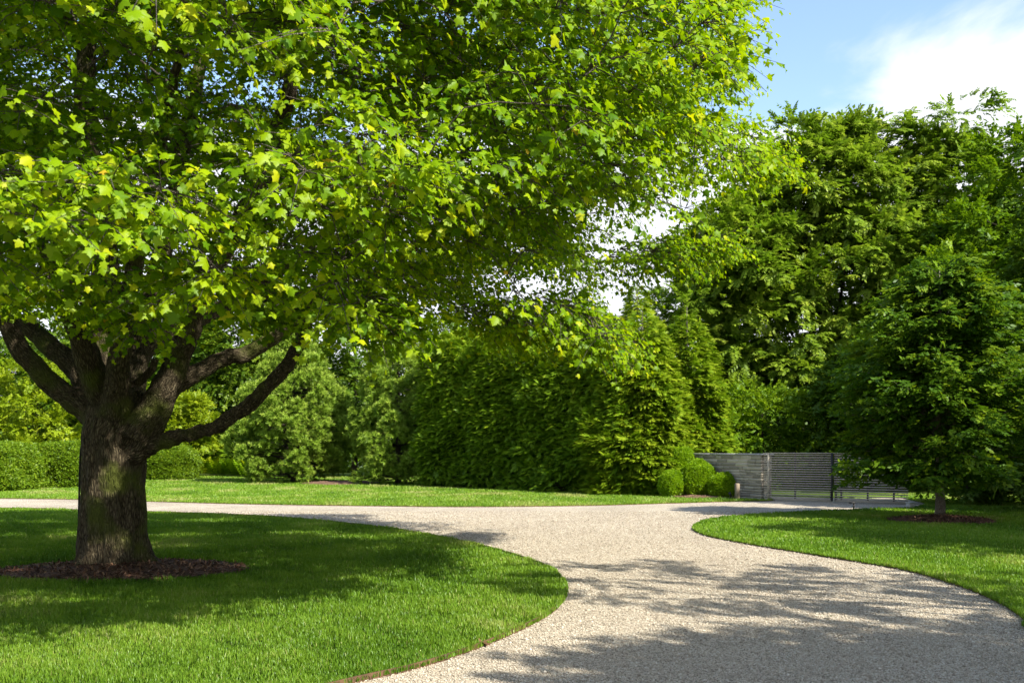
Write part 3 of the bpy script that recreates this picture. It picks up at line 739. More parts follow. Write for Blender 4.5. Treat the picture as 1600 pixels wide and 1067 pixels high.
    half = [(.10, -.10), (.34, -.11), (.42, .03), (.35, .17), (.57, .31), (.71, .50), (.49, .53), (.28, .57), (.30, .70), (.14, .84)]
    def leafT(h, cz):
        R_ = [(x, y, -.25 * x - .3 * max(0, y - .2) ** 2 + cz * x * x) for x, y in h]; Lh = [(-x, y, z - .35 * cz * x * y) for x, y, z in R_]
        V = np.array([(0, 0, 0), (0, .32, 0.02), (0, 1.04, -.2)] + R_ + Lh); F = []; k = len(h)
        ch = [0] + [3 + i for i in range(k)] + [2]; cl = [0] + [3 + k + i for i in range(k)] + [2]
        for i in range(len(ch) - 1): F.append((1, ch[i], ch[i + 1])); F.append((1, cl[i + 1], cl[i]))
        return V, np.array(F)
    fine = [leafT(half, c) for c in (-.6, -.1, .45, 1.1)]
    coarse = [leafT([half[1], half[3], half[5], half[7]], c) for c in (-.3, .2, .8)]
    near = Vp[:, 1] < 10.5
    parts = []
    for m, T in ((near, fine), (~near, coarse)):
        w = rng.integers(0, len(T), len(Vp))
        for k in range(len(T)):
            s = m & (w == k)
            parts.append(inst(T[k], Vp[s], frames(Vd[s], Vz[s]), Vs[s], Vr[s]))
    V, F, r = gather(parts)
    add_mesh('crown', V, F, M['maple_leaf'], o, r)
    mb.build('branchwork', M['branch_bark'], o, True)
    # lightning or lamp cable down the left side of the trunk
    cx = [q(124, 880, -.12), q(123, 820, -.1), q(124, 760, -.1), q(126, 705, -.1), q(134, 672, -.1)]
    m2 = MB(); m2.tube(bez(cx, 14), .013, 6)
    m2.build('cable', M['cable'], o, True)
maple()

# ------------------------------------------------------------------ mulch beds
def mulch(name, label, c, rx, ry, h, n, mat, seed, cat='mulch bed'):
    rng = np.random.default_rng(seed)
    V = [(0, 0, h)]; F = []; K, Rn = 48, 6
    wob = 1 + .06 * np.sin(np.arange(K) / K * 6.28 * 3 + seed) + rng.normal(0, .02, K)
    for i in range(1, Rn + 1):
        t = i / Rn
        for k in range(K):
            a = k / K * 6.28318; V.append((rx * t * wob[k] * math.cos(a), ry * t * wob[k] * math.sin(a), h * (1 - t ** 2.2) + rng.normal(0, .012) * (t < .95) - (.02 if i == Rn else 0)))
    for k in range(K):
        F.append((0, 1 + k, 1 + (k + 1) % K))
        for i in range(Rn - 1):
            a, b = 1 + i * K + k, 1 + i * K + (k + 1) % K
            F += [(a, a + K, b + K), (a, b + K, b)]
    mb = MB(); mb.add(np.array(V), F, .4)
    a = rng.uniform(0, 6.28, n); t = np.sqrt(rng.random(n))
    for i in range(n):
        p = np.array([rx * t[i] * math.cos(a[i]), ry * t[i] * math.sin(a[i]), h * (1 - t[i] ** 2.2) + .012])
        d = nrm(rng.normal(size=3) * [1, 1, .35]); s = nrm(np.cross(d, UPV)) * rng.uniform(.006, .016); d = d * rng.uniform(.02, .06)
        mb.add([p - d - s, p + d - s * .6, p + d + s, p - d + s * .7], [(0, 1, 2), (0, 2, 3)], rng.random())
    o = mb.build(name, mat, None); o.location = (*c, .03)
    return tag(o, label, cat)
mulch('mulch_ring', 'reddish bark mulch ring round the foot of the huge maple', (-5.1, 13.05), 1.62, 1.15, .07, 3800, M['mulch'], 3)
mulch('mulch_ring', 'dark bark mulch ring round the young tree on the right lawn', (9.62, 22.3), 1.18, 1.05, .10, 1500, M['mulch'], 4)
mulch('mulch_bed', 'pale bark mulch between the two fluffy pines', (-8.1, 47.6), 2.0, 2.6, .09, 500, M['mulch_pale'], 5)
mulch('mulch_bed', 'pale bark mulch at the foot of the clipped boxwood balls', (6.65, 33.4), 1.35, .9, .06, 500, M['mulch_pale'], 6)

# ------------------------------------------------------------------ wall, gate, small fittings
def stone_wall():
    A, B = np.array([8.16, 31.9]), np.array([5.9, 36.4]); d = B - A; Lw = np.linalg.norm(d); d /= Lw
    rz = math.atan2(d[1], d[0]); th = .42; H = 1.43
    o = thing('stone_wall', 'grey cut stone wall ending in a pier beside the slatted gate', 'wall', (*A, 0))
    o.rotation_euler = (0, 0, rz)          # local x runs along the wall; its seen face is +y
    rng = np.random.default_rng(9)
    mb = MB(); mb.box((Lw / 2, 0, H / 2 - .05), (Lw - .04, th - .05, H + .06))
    mb.build('core', M['mortar'], o)
    mb = MB(); z = 0.0
    while z < H - .03:
        h = min(rng.choice([.06, .075, .09, .115]), H - z)
        if H - z - h < .06: h = H - z
        for yy in (1, -1):
            x = 0.0
            while x < Lw - .01:
                w = min(rng.uniform(.22, .75), Lw - x)
                if Lw - x - w < .15: w = Lw - x
                mb.box((x + w / 2, yy * (th / 2 - .045 + rng.uniform(-.004, .008)), z + h / 2), (w - .012, .10, h - .012), 0, rng.random(), .008)
                x += w
        mb.box((.03, 0, z + h / 2), (.09, th - .16, h - .010), 0, rng.random() * .5, .006)  # end blocks keep to the darker tones, standing in for shade on this face
        z += h
    mb.build('stone_facing', M['stone'], o)
    mb = MB(); x = -.08
    while x < Lw: 
        w = min(1.35, Lw + .04 - x); mb.box((x + w / 2, 0, H + .03), (w - .006, th + .07, .06), 0, rng.random(), .008); x += w
    mb.build('coping', M['coping'], o)
stone_wall()
def gate(label, A, B, left):
    A, B = np.array(A), np.array(B); d = B - A; Lg = np.linalg.norm(d); d /= Lg
    o = thing('gate_leaf', label, 'gate', (*A, 0), 'leaves of the driveway gate'); o.rotation_euler = (0, 0, math.atan2(d[1], d[0]))
    mb = MB(); n = 19
    for i in range(n):
        z = .13 + i * (1.44 - .13) / (n - 1)
        mb.box((Lg / 2, -.012, z), (Lg - .02, .020, .034), 0, .5, .003)
    mb.build('slat_panel', M['grey_wood'], o)
    st = [.16, 1.0, Lg - .06] if left else [.06, .22, 1.0, 1.75]
    for k, x in enumerate(st):
        m = MB(); m.box((x, .026, .78), (.05, .04, 1.40), 0, .5, .003)
        e = m.build('stile', M['grey_wood' if (left and k == 0) else 'black_metal'], o)
    if left:
        m = MB(); m.box((.16, -.034, .78), (.06, .018, 1.40), 0, .5, .003); m.build('front_batten', M['grey_wood'], o)
    m = MB(); m.box((Lg / 2, .028, .06), (Lg - .02, .05, .07), 0, .5, .004); m.build('bottom_rail', M['grey_wood'], o)
    m = MB(); m.box((Lg / 2, -.01, 1.50), (Lg, .07, .03), 0, .5, .004); m.build('top_rail', M['grey_wood'], o)
    if left:
        m = MB(); m.box((Lg - .012, -.04, .78), (.05, .05, 1.46), 0, .5, .004); m.build('meeting_post', M['black_metal'], o)
GA, GB = np.array([7.98, 31.55]), np.array([11.6, 29.1])
GM = GA + (GB - GA) * .50
gate('slatted grey wooden gate leaf hinged at the stone wall', GA, GM - (GB - GA) * .003, True)
gate('slatted grey gate leaf half hidden by the young tree', GM + (GB - GA) * .003, GB, False)

m = MB(); m.box((0, 0, .25), (.13, .12, .56), .3, .5, .012)
o = m.build('marker_post', M['tan_wood']); o.location = (*G(1152, 780.5), 0); tag(o, 'short squared timber post standing before the stone wall', 'post')
t = thing('path_light', 'small black bent path light on the right lawn before the gate', 'path light', (*G(1334, 796), 0))
m = MB(); m.tube([(0, 0, 0), (0, 0, .17)], .022, 8); m.build('stem', M['black_metal'], t)
m = MB(); m.box((-.05, 0, .185), (.17, .09, .035), 0, .5, .008); m.build('head', M['black_metal'], t)
t = thing('spotlight', 'little grey garden spotlight tilted up beside the boxwood balls', 'spotlight', (*G(1141, 780), 0.03))
m = MB(); m.tube([(0, 0, 0), (0, 0, .08)], .012, 6); m.build('stake', M['black_metal'], t)
m = MB(); m.tube([(.03, 0, .07), (-.0, .0, .13), (-.03, .02, .20)], [.035, .042, .045], 10); m.build('head', M['black_metal'], t)
m = MB(); m.box((0, 0, .07), (.17, .17, .15), .3, .5, .02); m.box((0, 0, .152), (.19, .19, .022), .3, .5, .008)
o = m.build('utility_box', M['pale_box']); o.location = (*G(1422, 795), 0.02); tag(o, 'small pale box on the ground at the far end of the gate', 'utility box')
def loose_leaf(name, label, u, v, s, mat, curl):
    h = [(.13, -.07), (.40, -.02), (.36, .17), (.66, .55), (.21, .60), (.11, .80)]; rg = np.random.default_rng(int(u))
    V = [(0, 0, 0), (0, .32, 0), (0, 1.04, curl)] + [(x, y, curl * 1.6 * x * x + .1 * y * y) for x, y in h] + [(-x, y, curl * 1.1 * x * x + .12 * y) for x, y in h]
    k = len(h); ch = [0] + [3 + i for i in range(k)] + [2]; cl = [0] + [3 + k + i for i in range(k)] + [2]; F = []
    for i in range(len(ch) - 1): F += [(1, ch[i], ch[i + 1]), (1, cl[i + 1], cl[i])]
    o = add_mesh(name, np.array(V) * s, F, mat); o.location = (*G(u, v), .022); o.rotation_euler = (.15, .1, rg.uniform(0, 6)); tag(o, label, 'leaf')
loose_leaf('dry_leaf', 'curled dry brown leaf lying on the gravel by the lawn edge', 762, 1011, .085, M['dry_leaf'], .5)
loose_leaf('fallen_leaf', 'single green leaf fallen on the open gravel', 1297, 966, .075, M['green_leaf'], .15)

# ------------------------------------------------------------------ clipped boxwood
def box_ball(label, c, rx, rz, seed, name='boxwood_ball', group='clipped boxwood balls', dens=1.0, leaf='box_leaf', size=.055, ry=None, sq=2.0):
    rng = np.random.default_rng(seed); o = thing(name, label, 'shrub', (c[0], c[1], 0), group)
    n = int(4200 * dens * (rx / .45) ** 2 * (.055 / size) ** 2)
    d = nrm(rng.normal(size=(n, 3))); lump = 1 + .045 * VN(seed, .4)(d * 2.6) + .018 * rng.normal(size=n) + .10 * (rng.random(n) < .02)
    ry = ry or rx; d = d / (np.abs(d) ** sq).sum(1, keepdims=True) ** (1 / sq)
    pos = d * np.array([rx, ry, rz]) * lump[:, None] + [0, 0, c[2]]; d = nrm(np.sign(d) * np.abs(d) ** (sq - 1))
    m = pos[:, 2] > .03; pos, d = pos[m], d[m]; n = len(pos)
    parts = scatter(rng, TBOX, pos, nrm(d + rng.normal(0, .35, (n, 3)) + UPV * .25), nrm(UPV * .5 + d * .8 + rng.normal(0, .45, (n, 3))), size * rng.uniform(.7, 1.3, n), np.clip(.45 + rng.normal(0, .18, n), 0, 1))
    add_mesh('foliage', *gather(parts)[:2], M[leaf], o, gather(parts)[2])
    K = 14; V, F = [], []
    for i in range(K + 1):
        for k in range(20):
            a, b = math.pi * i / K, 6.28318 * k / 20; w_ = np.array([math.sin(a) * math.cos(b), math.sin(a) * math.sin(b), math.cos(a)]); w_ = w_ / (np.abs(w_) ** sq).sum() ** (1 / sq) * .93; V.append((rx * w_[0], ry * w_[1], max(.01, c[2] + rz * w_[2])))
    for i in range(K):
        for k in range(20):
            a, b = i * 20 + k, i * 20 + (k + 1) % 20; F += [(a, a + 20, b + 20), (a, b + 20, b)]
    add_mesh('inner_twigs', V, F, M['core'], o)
    return o
box_ball('small bright boxwood ball, leftmost of the clipped balls', (5.42, 33.8, .44), .43, .45, 1)
box_ball('largest clipped boxwood ball, in front of the stone wall', (6.34, 33.9, .58), .60, .62, 2)
box_ball('clipped boxwood ball nearest the short timber post', (7.05, 33.2, .38), .46, .43, 3)
box_ball('tall pale boxwood ball rising behind the other clipped balls', (5.90, 35.0, .92), .62, .80, 4)
box_ball('long clipped boxwood hedge at the left edge beside the drive', (-21.6, 39.4, .8), 2.3, 1.08, 5, 'boxwood_shrub', 'boxwood along the left of the far lawn', .8, 'hedge_leaf', .11, 2.4, 3.6)
box_ball('boxwood shrub just left of the maple trunk, before the yellow tree', (-19.6, 43.6, .75), 1.7, 1.08, 6, 'boxwood_shrub', 'boxwood along the left of the far lawn', .8, 'hedge_leaf', .11, 1.9, 3.4)
box_ball('boxwood mound just right of the maple trunk', (-18.9, 54.2, .75), 1.6, 1.1, 7, 'boxwood_shrub', 'boxwood along the left of the far lawn', .8, 'hedge_leaf', .11, 1.6, 2.8)

# ------------------------------------------------------------------ ferns
def ferns():
    spots = [(318, 741, 'yellow green fern clump beside the boxwood mound'), (345, 742, 'second fern clump right of the boxwood mound'), (372, 743, 'tall fern clump in the middle of the fern patch'), (398, 744, 'fern clump at the right end of the patch, nearest the broad pine')]
    for i, (u, v, lab) in enumerate(spots):
        rng = np.random.default_rng(60 + i); x, y = G(u, v); x, y = x * .97, y * .97; n = 60
        a = rng.uniform(0, 6.28, n); rad = rng.uniform(0, .75, n)
        pos = np.stack([np.cos(a) * rad * 1.1, np.sin(a) * rad, np.zeros(n)], 1)
        d = np.stack([np.cos(a), np.sin(a), np.zeros(n)], 1)
        V, F, r = gather(scatter(rng, TFRN, pos, d, np.tile(UPV, (n, 1)), rng.uniform(.9, 1.45, n), np.clip(.5 + (.3 if i == 0 else 0) + rng.normal(0, .15, n), 0, 1)))
        o = add_mesh('fern', V, F, M['fern_leaf'], None, r); o.location = (x, y, .03); tag(o, lab, 'fern', 'ferns at the back of the far lawn')
ferns()

# ------------------------------------------------------------------ the conifers
def pine(label, base, H, Rm, seed):
    rng = np.random.default_rng(seed); o = thing('pine_tree', label, 'tree', (*base, 0), 'fluffy pines at the back of the far lawn')
    mb = MB(); mb.tube(np.linspace((0, 0, 0), (0, 0, H * .95), 8), np.linspace(.16, .02, 8), 7)
    pos, out, rn = [], [], []
    z = .35
    while z < H * .97:
        t = z / H; env = Rm * (min(1, .72 + t * 1.2) if t < .25 else (1 - ((t - .25) / .78) ** 1.5)) + .12
        nb = max(3, int(5.2 * env))
        for k in range(nb):
            a = rng.uniform(0, 6.28); ln = env * rng.uniform(.66, 1.08)
            tip = np.array([math.cos(a) * ln, math.sin(a) * ln, z + .22 * ln * rng.uniform(-.2, 1)])
            mb.tube(bez([(0, 0, z - .1), tip * [.5, .5, 1] - [0, 0, .12], tip], 4), np.linspace(.035, .012, 4), 4)
            br = rng.random(); R0 = rng.uniform(.28, .50); ax_ = nrm(tip * [1, 1, 0] / max(ln, .1) + UPV * .5)
            for s_ in range(44):
                d_ = nrm(rng.normal(size=3) + ax_ * .55); rr_ = R0 * rng.random() ** .4
                p = tip + d_ * rr_ * np.array([1, 1, .85]) - ax_ * .15 * (s_ % 4 == 0) * np.array([1, 1, 0]) * rng.random() * 4
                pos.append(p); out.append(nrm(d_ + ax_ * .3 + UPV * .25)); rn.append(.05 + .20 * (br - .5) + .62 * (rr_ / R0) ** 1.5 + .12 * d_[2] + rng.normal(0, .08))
        z += rng.uniform(.26, .36) * (1.2 - .3 * t)
    pos, out = np.array(pos), np.array(out); m = pos[:, 2] > .1; pos, out, rn = pos[m], out[m], np.array(rn)[m]
    V, F, r = gather(scatter(rng, TPNE, pos, out, nrm(rng.normal(size=pos.shape)), .26 * rng.uniform(.75, 1.2, len(pos)), np.clip(rn, 0, 1)))
    add_mesh('crown', V, F, M['pine_leaf'], o, r); mb.build('trunk', M['dark_bark'], o, True)
pine('broad fluffy pine left of the pale mulch, right of the fern patch', (-10.8, 49.2), 7.2, 2.75, 71)
pine('narrower fluffy pine between the pale mulch and the dark hedge', (-5.35, 46.8), 7.2, 1.95, 72)

def cone_conifer(name, label, base, H, Rm, seed, leaf='thuja_leaf', dens=1.0, size=.42, group=None, top=.9, core=True, bias=0, pw=.75):
    rng = np.random.default_rng(seed); o = thing(name, label, 'tree', (*base, 0), group)
    n = int(520 * dens * Rm * H)
    z = H * (1 - np.sqrt(rng.random(n) * .995 + .005 * 0)); z = np.clip(z, .1, H * .995)
    t = z / H; a = rng.uniform(0, 6.28, n)
    lay = .5 + .5 * np.sin(z * 6.28 / .55 + 2.2 * np.sin(a * 2 + z) + a * 3)
    env = Rm * (1 - t) ** pw * np.where(t < .08, .85 + 2 * t, 1) * (1 + .17 * VN(seed, .55)(np.stack([np.cos(a) * 2, np.sin(a) * 2, z], 1))) + .05
    dep = 1 - .42 * rng.random(n) ** 1.5 * np.where(rng.random(n) < .55, .25, 1); r_ = env * dep * (.90 + .16 * lay)
    D = np.stack([np.cos(a), np.sin(a), np.zeros(n)], 1)
    pos = D * r_[:, None] + UPV * z[:, None]
    out = nrm(D + UPV * rng.normal(.12 + .55 * t[:, None] * 0, .22, (n, 1)) + rng.normal(0, .25, (n, 3)))
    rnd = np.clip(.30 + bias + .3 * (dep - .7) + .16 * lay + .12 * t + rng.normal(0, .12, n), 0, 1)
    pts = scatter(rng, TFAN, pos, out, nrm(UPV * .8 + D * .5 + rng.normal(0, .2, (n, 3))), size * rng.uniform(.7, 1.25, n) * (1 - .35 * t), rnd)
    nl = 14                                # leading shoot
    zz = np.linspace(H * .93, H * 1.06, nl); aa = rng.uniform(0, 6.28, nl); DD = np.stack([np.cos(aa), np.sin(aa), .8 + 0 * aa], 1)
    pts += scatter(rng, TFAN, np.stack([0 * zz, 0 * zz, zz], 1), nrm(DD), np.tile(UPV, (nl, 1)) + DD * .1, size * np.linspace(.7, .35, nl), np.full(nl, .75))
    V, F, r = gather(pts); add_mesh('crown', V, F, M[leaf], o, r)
    mb = MB(); mb.tube(np.linspace((0, 0, -.05), (0, 0, H * 1.04), 8), np.linspace(.10 + .012 * H, .01, 8), 7)
    for k in range(26):
        zc = H * rng.uniform(.06, .9); ac = rng.uniform(0, 6.28); lc = Rm * (1 - zc / H) ** pw * .8
        mb.tube([(0, 0, zc), (math.cos(ac) * lc * .6, math.sin(ac) * lc * .6, zc + .05), (math.cos(ac) * lc, math.sin(ac) * lc, zc + .15)], [.03, .02, .01], 4)
    mb.build('trunk', M['branch_bark'], o, True)
    return o

def conifer_hedge():
    """the long hedge of arborvitae: runs away to the left, one continuous clipped mass"""
    rng = np.random.default_rng(80)
    A, B = np.array([4.6, 36.0]), np.array([-3.1, 44.4]); d = B - A; Lh = np.linalg.norm(d); d /= Lh; N = np.array([-d[1], d[0]])
    if N[1] > 0: N = -N                    # towards the viewer
    o = thing('arborvitae_hedge', 'long tall dark green arborvitae hedge behind the far lawn', 'hedge', (0, 0, 0))
    topf = lambda s: 5.0 + 1.2 * s / Lh
    W2 = 1.25
    def emit(n, mode):
        s = rng.uniform(-.3, Lh + .35, n); H = topf(s) + .30 * np.sin(s * 2.7) + .22 * np.sin(s * 6.1 + 1)
        col = .5 + .5 * np.cos(s * 6.28 / 1.55)         # one bulge per plant
        if mode == 'face':
            z = H * rng.random(n) ** .85; y = W2 * (.95 + .06 * col) * (1 - .32 * (z / H) ** 3) + .11 * VN(5, .45)(np.stack([s, z, 0 * s], 1))
            dep = rng.random(n) ** 1.8; y = y - .5 * dep
            nv = np.stack([N[0] + 0 * s, N[1] + 0 * s, 0 * s], 1)
        elif mode == 'back':
            z = H * rng.random(n); y = -W2 * (.9 + .15 * col); dep = rng.random(n); nv = np.stack([-N[0] + 0 * s, -N[1] + 0 * s, 0 * s], 1)
        else:
            y = rng.uniform(-1, 1, n) * W2 * .9; dep = rng.random(n) ** 1.5; z = H * (1 + .05 * col - .10 * (y / W2) ** 2) - .5 * dep + .28 * np.abs(rng.normal(0, .5, n)); nv = np.stack([N[0] * y * .5, N[1] * y * .5, 1 + 0 * s], 1)
        P = np.stack([A[0] + d[0] * s + N[0] * y, A[1] + d[1] * s + N[1] * y, np.maximum(z, .08)], 1)
        out = nrm(nv + rng.normal(0, .55, (n, 3)) + UPV * .12)
        zh = nrm(UPV * .85 + nv * .4 + rng.normal(0, .22, (n, 3)))
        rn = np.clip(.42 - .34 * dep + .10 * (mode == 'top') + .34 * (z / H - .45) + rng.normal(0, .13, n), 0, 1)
        return scatter(rng, TFAN, P, out, zh, .31 * rng.uniform(.65, 1.3, n), rn)
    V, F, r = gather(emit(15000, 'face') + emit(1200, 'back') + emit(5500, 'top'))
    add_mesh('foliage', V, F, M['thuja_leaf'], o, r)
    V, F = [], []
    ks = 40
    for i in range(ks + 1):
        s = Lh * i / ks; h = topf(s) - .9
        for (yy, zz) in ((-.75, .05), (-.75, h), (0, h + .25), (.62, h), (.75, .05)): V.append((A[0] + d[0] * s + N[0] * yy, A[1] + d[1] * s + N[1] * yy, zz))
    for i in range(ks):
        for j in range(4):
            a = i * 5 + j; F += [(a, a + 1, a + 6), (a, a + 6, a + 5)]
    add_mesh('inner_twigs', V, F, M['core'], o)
conifer_hedge()
cone_conifer('arborvitae_tree', 'bright golden green arborvitae at the right end of the hedge', (4.75, 36.3), 6.6, 1.75, 81, 'gold_thuja_leaf', 2.1, .42, bias=.14, pw=.5)
cone_conifer('arborvitae_tree', 'narrow golden green arborvitae above the stone wall and boxwood', (6.75, 38.4), 6.9, 1.75, 82, 'gold_thuja_leaf', 2.0, .42, bias=.08, pw=.55)
cone_conifer('arborvitae_tree', 'slim olive green conifer top rising behind the golden arborvitae', (5.6, 44.5), 9.0, 2.0, 83, 'thuja_leaf', .9, .5, bias=.18, pw=.8)

# ------------------------------------------------------------------ broadleaf trees behind
# tall feathery tree
blob_tree('locust_tree', 'tall feathery tree with drooping leaf sprays behind the gate', 'tree', (15.8, 50.0), 18,
          [(0, 0, 9.5, 6.6, 5, 5), (-4, -1, 8.2, 4, 3.5, 4.6), (-3.6, 0, 11.2, 2.8, 2.8, 2.6), (-.6, 0, 13.6, 3.6, 3.4, 3.6), (2.6, 0, 14.0, 3.4, 3.2, 3.5), (5.4, -.5, 13.2, 2.4, 2.4, 3.4), (6.0, -1, 17.7, 1.2, 1.2, 1.0), (4.6, -.5, 16.8, 1.2, 1.1, .9), (4.5, -1, 9, 3.6, 3.5, 4.5), (-5.8, 0, 6.3, 2.6, 2.5, 3.2), (-1.5, -1, 4.6, 5, 3.5, 3.2), (1.8, 0, 17.2, 1.1, 1, .8), (-2.2, 0, 15.6, 1.1, 1, .8)],
          'locust_leaf', TPIN[:3] + TTWG[:2], 560, 1.2, 34, .74, .34, 91, droop=.3, inner=.2, nl=26, flat=.7)
blob_tree('broadleaf_tree', 'tall dense tree cut off by the right edge of the picture', 'tree', (23.5, 44.0), 16,
          [(0, 0, 9.5, 4.6, 4, 4.6), (-1.0, 0, 12.4, 2.6, 2.5, 3.2), (.8, 0, 14.2, 2.4, 2.4, 2.4), (-2.6, -1, 8.0, 2.8, 2.8, 4.2), (2, -1, 6, 3.8, 3.5, 4)],
          'shrub_leaf', TTWG, 330, .8, 26, .62, .3, 92, droop=.25, bias=-.08)
blob_tree('understory_tree', 'leafy green shrub bank just above the stone wall and gate', 'shrub', (10.2, 40.5), 4,
          [(0, 0, 2.0, 2.6, 1.6, 2.0), (-1.8, 0, 1.7, 1.6, 1.4, 2.0), (2.2, .3, 1.6, 1.8, 1.4, 1.8), (0, .4, 2.9, 1.4, 1.2, 1.1)],
          'shrub_leaf', TTWG, 150, .5, 24, .42, .10, 93, droop=.1, bias=.12, nl=10)
blob_tree('understory_tree', 'dark leafy bush behind the right gate leaf', 'shrub', (14.8, 39.0), 5,
          [(0, 0, 2.4, 2.8, 1.8, 2.4), (1.9, 0, 2.0, 2.2, 1.8, 2.2), (-.6, 0, 3.8, 1.8, 1.5, 1.4)],
          'dark_leaf', TTWG, 150, .6, 22, .50, .12, 94, droop=.15, nl=10)
blob_tree('understory_tree', 'bright leafy tree top showing above the young tree', 'tree', (15.6, 36.5), 8.4,
          [(0, 0, 5.2, 2.2, 2, 2.8), (.6, 0, 7.0, 1.5, 1.4, 1.5), (1.8, 0, 3.6, 2.2, 2, 3), (-1.2, 0, 4.0, 1.6, 1.6, 2.4)],
          'shrub_leaf', TTWG, 170, .62, 24, .46, .13, 95, droop=.2, bias=.05)
blob_tree('broadleaf_tree', 'dark shaded tree at the right edge just beyond the young tree', 'tree', (15.5, 25.6), 10.0,
          [(0, 0, 4.4, 2.5, 2.2, 3.4), (.3, 0, 7.4, 2.2, 2.0, 2.4), (-.3, 0, 1.8, 2.2, 2, 1.9), (1.5, -1, 2.6, 2.0, 2, 2.6)],
          'dark_leaf', TTWG, 300, .62, 24, .44, .14, 96, droop=.25)
blob_tree('understory_shrub', 'low dark shrub at the far end of the gate behind the young tree', 'shrub', (13.5, 29.6), 2.4,
          [(0, 0, 1.0, 1.5, 1.2, 1.2), (1.4, -.3, 1.1, 1.3, 1.1, 1.3), (-.3, 0, 1.8, 1.0, .9, .9)], 'dark_leaf', TTWG, 90, .4, 24, .34, .05, 132, droop=.15, nl=8)
box_ball('dark leafy hedge seen through the slatted gate beyond the far grass', (17.0, 45.5, 1.9), 8.5, 2.3, 8, 'beech_hedge', None, .22, 'dark_leaf', .34, 1.7, 3.4)
# left background
blob_tree('dogwood_tree', 'bright yellow green layered tree at the left edge behind the boxwood', 'tree', (-23.2, 48.5), 6.2,
          [(0, 0, 2.6, 2.6, 2, .8), (.6, 0, 3.8, 2.4, 2, .7), (-.4, 0, 5.0, 1.8, 1.6, .7), (0, 0, 1.6, 2.2, 1.8, .7), (-1.5, 0, 3.2, 2, 2, 1.8)],
          'gold_leaf', TTWG, 150, .5, 22, .42, .1, 97, droop=.05, flat=.35)
blob_tree('dogwood_tree', 'pale sunlit layered tree seen under the maple, right of its trunk', 'tree', (-20.2, 60.5), 5.4,
          [(0, 0, 2.2, 2.1, 1.6, .7), (.3, 0, 3.2, 2.1, 1.6, .7), (-.1, 0, 4.3, 1.6, 1.4, .6)],
          'gold_leaf', TTWG, 110, .45, 22, .40, .08, 98, droop=.05, flat=.35)
cone_conifer('spruce_tree', 'dark conifer behind the ferns, left of the pines', (-16.2, 69.5), 13.5, 3.8, 84, 'thuja_leaf', .8, .75, 'dark conifers behind the maple', bias=-.18)
cone_conifer('spruce_tree', 'dark conifer behind the pale layered tree', (-22.8, 71), 14.0, 4.2, 85, 'thuja_leaf', .8, .75, 'dark conifers behind the maple', bias=-.22)
cone_conifer('spruce_tree', 'dark conifer behind the boxwood, left of the maple trunk', (-27.6, 65), 11.5, 3.6, 86, 'thuja_leaf', .8, .7, 'dark conifers behind the maple', bias=-.2)
blob_tree('broadleaf_tree', 'shady tree at the left edge behind the yellow layered tree', 'tree', (-30, 58), 10,
          [(0, 0, 6, 5, 4, 4.5), (3, 0, 4, 3.5, 3, 3.5)], 'dark_leaf', TTWG, 190, .9, 22, .7, .2, 99)
blob_tree('broadleaf_tree', 'tall dark tree behind the ferns and the low right limb of the maple', 'tree', (-18.6, 68.5), 13.5,
          [(0, 0, 8.0, 3.4, 3, 4.2), (1.5, 0, 5.5, 2.8, 2.5, 3.2)], 'dark_leaf', TTWG, 170, .95, 22, .66, .2, 133, bias=.08)
blob_tree('broadleaf_tree', 'dark tree standing close behind the two pines', 'tree', (-9.4, 59.5), 9,
          [(0, 0, 5.5, 3.6, 3, 3.6), (2.5, 0, 4.2, 2.8, 2.5, 3.2), (-2.8, 0, 4, 2.8, 2.5, 3.2)], 'dark_leaf', TTWG, 210, .85, 22, .62, .2, 100)
blob_tree('broadleaf_tree', 'pale green tree top peeping over the left end of the hedge', 'tree', (-4.6, 65), 10.2,
          [(0, 0, 6.8, 2.0, 1.8, 2.8), (.5, 0, 8.6, 1.0, 1.0, 1.4)], 'shrub_leaf', TTWG, 90, .7, 20, .6, .14, 101, bias=.1)
# far wood that closes the view
def far_wood():
    rng = np.random.default_rng(110); n = 20000
    x = rng.uniform(-62, 62, n); H = 7.0 + 3.5 * np.clip((-x - 8) / 25, 0, 1) + 3 * np.clip((x - 12) / 20, 0, 1) + .9 * np.sin(x * .9) + .6 * np.sin(x * 2.3 + 1)
    y = 79 + rng.uniform(0, 6, n) + .04 * np.abs(x); z = H * rng.random(n)
    P = np.stack([x, y, z], 1); P += np.stack([0 * x, -.8 * VN(7, .22)(P), 0 * x], 1)
    out = nrm(np.array([0, -1, .3]) + rng.normal(0, .5, (n, 3)))
    V, F, r = gather(scatter(rng, TTWG, P, out, nrm(UPV + rng.normal(0, .3, (n, 3))), rng.uniform(.9, 1.6, n), np.clip(.4 + .2 * VN(9, .3)(P) + rng.normal(0, .12, n), 0, 1)))
    o = add_mesh('far_wood', V, F, M['dark_leaf'], None, r); o['kind'] = 'stuff'; o['label'] = 'dark far wood beyond the garden'
far_wood()

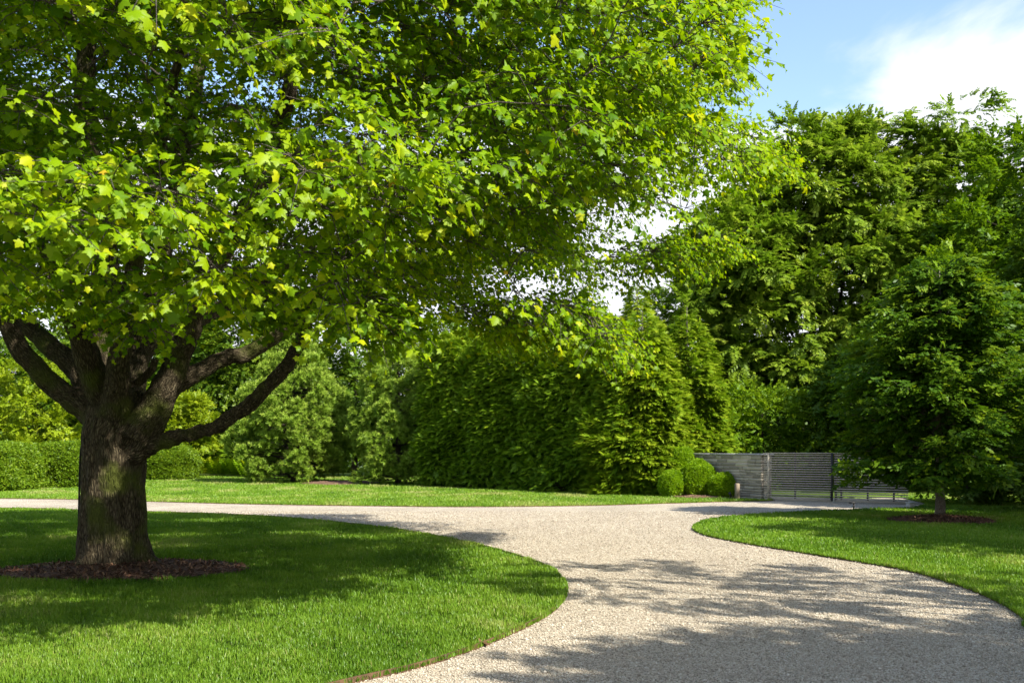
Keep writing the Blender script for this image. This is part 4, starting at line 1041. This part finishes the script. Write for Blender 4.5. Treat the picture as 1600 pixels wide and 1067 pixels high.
# ------------------------------------------------------------------ young hornbeam on the right lawn, and the trees of its kind further right
def hornbeam():
    rng = np.random.default_rng(120); X, Y = G(1468, 812)
    o = thing('hornbeam_tree', 'young cone shaped tree with pale trunk on the right lawn', 'tree', (X, Y, 0), 'young trees along the right lawn')
    mb = MB(); H = 5.7
    mb.tube(bez([(0, 0, -.03), (.02, 0, .4), (.0, .02, .9), (-.03, 0, 2.2), (.03, 0, 4), (0, 0, H)], 16), np.interp(np.linspace(0, 1, 16), [0, .05, .3, 1], [.165, .125, .10, .012]), 10)
    pos, out, rn = [], [], []
    nb = 180
    for k in range(nb):
        t = (k + rng.random()) / nb; z = .90 + (H - .90) * t ** 1.05
        env = 2.2 * (min(1, .70 + z / 5) if z < 1.5 else 1) * (1 - ((z - .7) / (H - .3)) ** 1.7) ** .8
        a = k * 2.39996 + rng.normal(0, .8); ln = env * rng.uniform(.72, 1.12) + .12
        rise = rng.uniform(.0, .5) + .3 * t - (.10 if z < 1.5 else 0)
        D = np.array([math.cos(a), math.sin(a), 0]); p0 = np.array([0, 0, z - .1]); tip = p0 + D * ln + UPV * ln * rise
        Bz = bez([p0, p0 + D * ln * .5 + UPV * ln * (rise * .5 + .06), tip], 6)
        mb.tube(Bz, np.linspace(.028 * (1.1 - t), .005, 6), 4, cap=False)
        m = int(11 + ln * 16); br = rng.random()
        for s_ in range(m):
            f = .25 + .78 * (s_ + rng.random()) / m
            p = p0 + (tip - p0) * f + UPV * .05; w = .42 * (1.15 - f) * ln * .55 + .05
            sd_ = np.array([-D[1], D[0], 0]) * rng.normal(0, w)
            pos.append(p + sd_ + UPV * rng.normal(0, .08)); out.append(nrm(D + sd_ * 1.4 + rng.normal(0, .25, 3) * [1, 1, .6] - UPV * .1)); rn.append(.33 + .25 * (br - .5) + .22 * f + rng.normal(0, .12))
    pos, out = np.array(pos), np.array(out)
    V, F, r = gather(scatter(rng, TTWG, pos, out, nrm(UPV + rng.normal(0, .45, pos.shape)), .36 * rng.uniform(.75, 1.25, len(pos)), np.clip(rn, 0, 1)))
    add_mesh('crown', V, F, M['beech_leaf'], o, r); mb.build('trunk', M['young_bark'], o, True)
    return o
hb = hornbeam()
for i, (x, y, s, h) in enumerate([(18.5, 16.0, 1.6, 1.7)]):
    c = copy_tree(hb, (x, y, 0), 1.3 * i + .7, (s, s, h))
    c['label'] = 'tree out of the picture to the right, seen by its shadow on the right lawn'
blob_tree('shade_tree', 'broad tree out of the picture whose dappled shadow lies across the gravel', 'tree', (11.2, 1.0), 9,
          [(-.4, -.6, 6.4, 4.2, 2.6, 2.2), (1.0, -2.0, 6.0, 4.5, 2.6, 2.4)], 'shrub_leaf', TTWG, 420, .75, 24, .5, .22, 130, nl=16)
blob_tree('shade_tree', 'thin crowned tree out of the picture whose streaky shadow crosses the gravel', 'tree', (9.9, 5.6), 9.5,
          [(-.6, .0, 7.2, 3.2, 2.4, .8), (-1.2, .6, 7.8, 2.6, 1.8, .5)], 'shrub_leaf', TTWG, 30, .5, 18, .42, .16, 131, nl=12, flat=.4)
blob_tree('shade_tree', 'round crowned tree out of the picture that shades the right lawn', 'tree', (15.2, 12.4), 9,
          [(0, 0, 6.3, 3.6, 3.0, 2.2), (-1.2, 1.2, 7.2, 2.6, 2.0, 1.4), (1.5, -.5, 5.2, 2.8, 2.4, 1.8)], 'shrub_leaf', TTWG, 230, .6, 22, .45, .2, 134, nl=14, flat=.6)
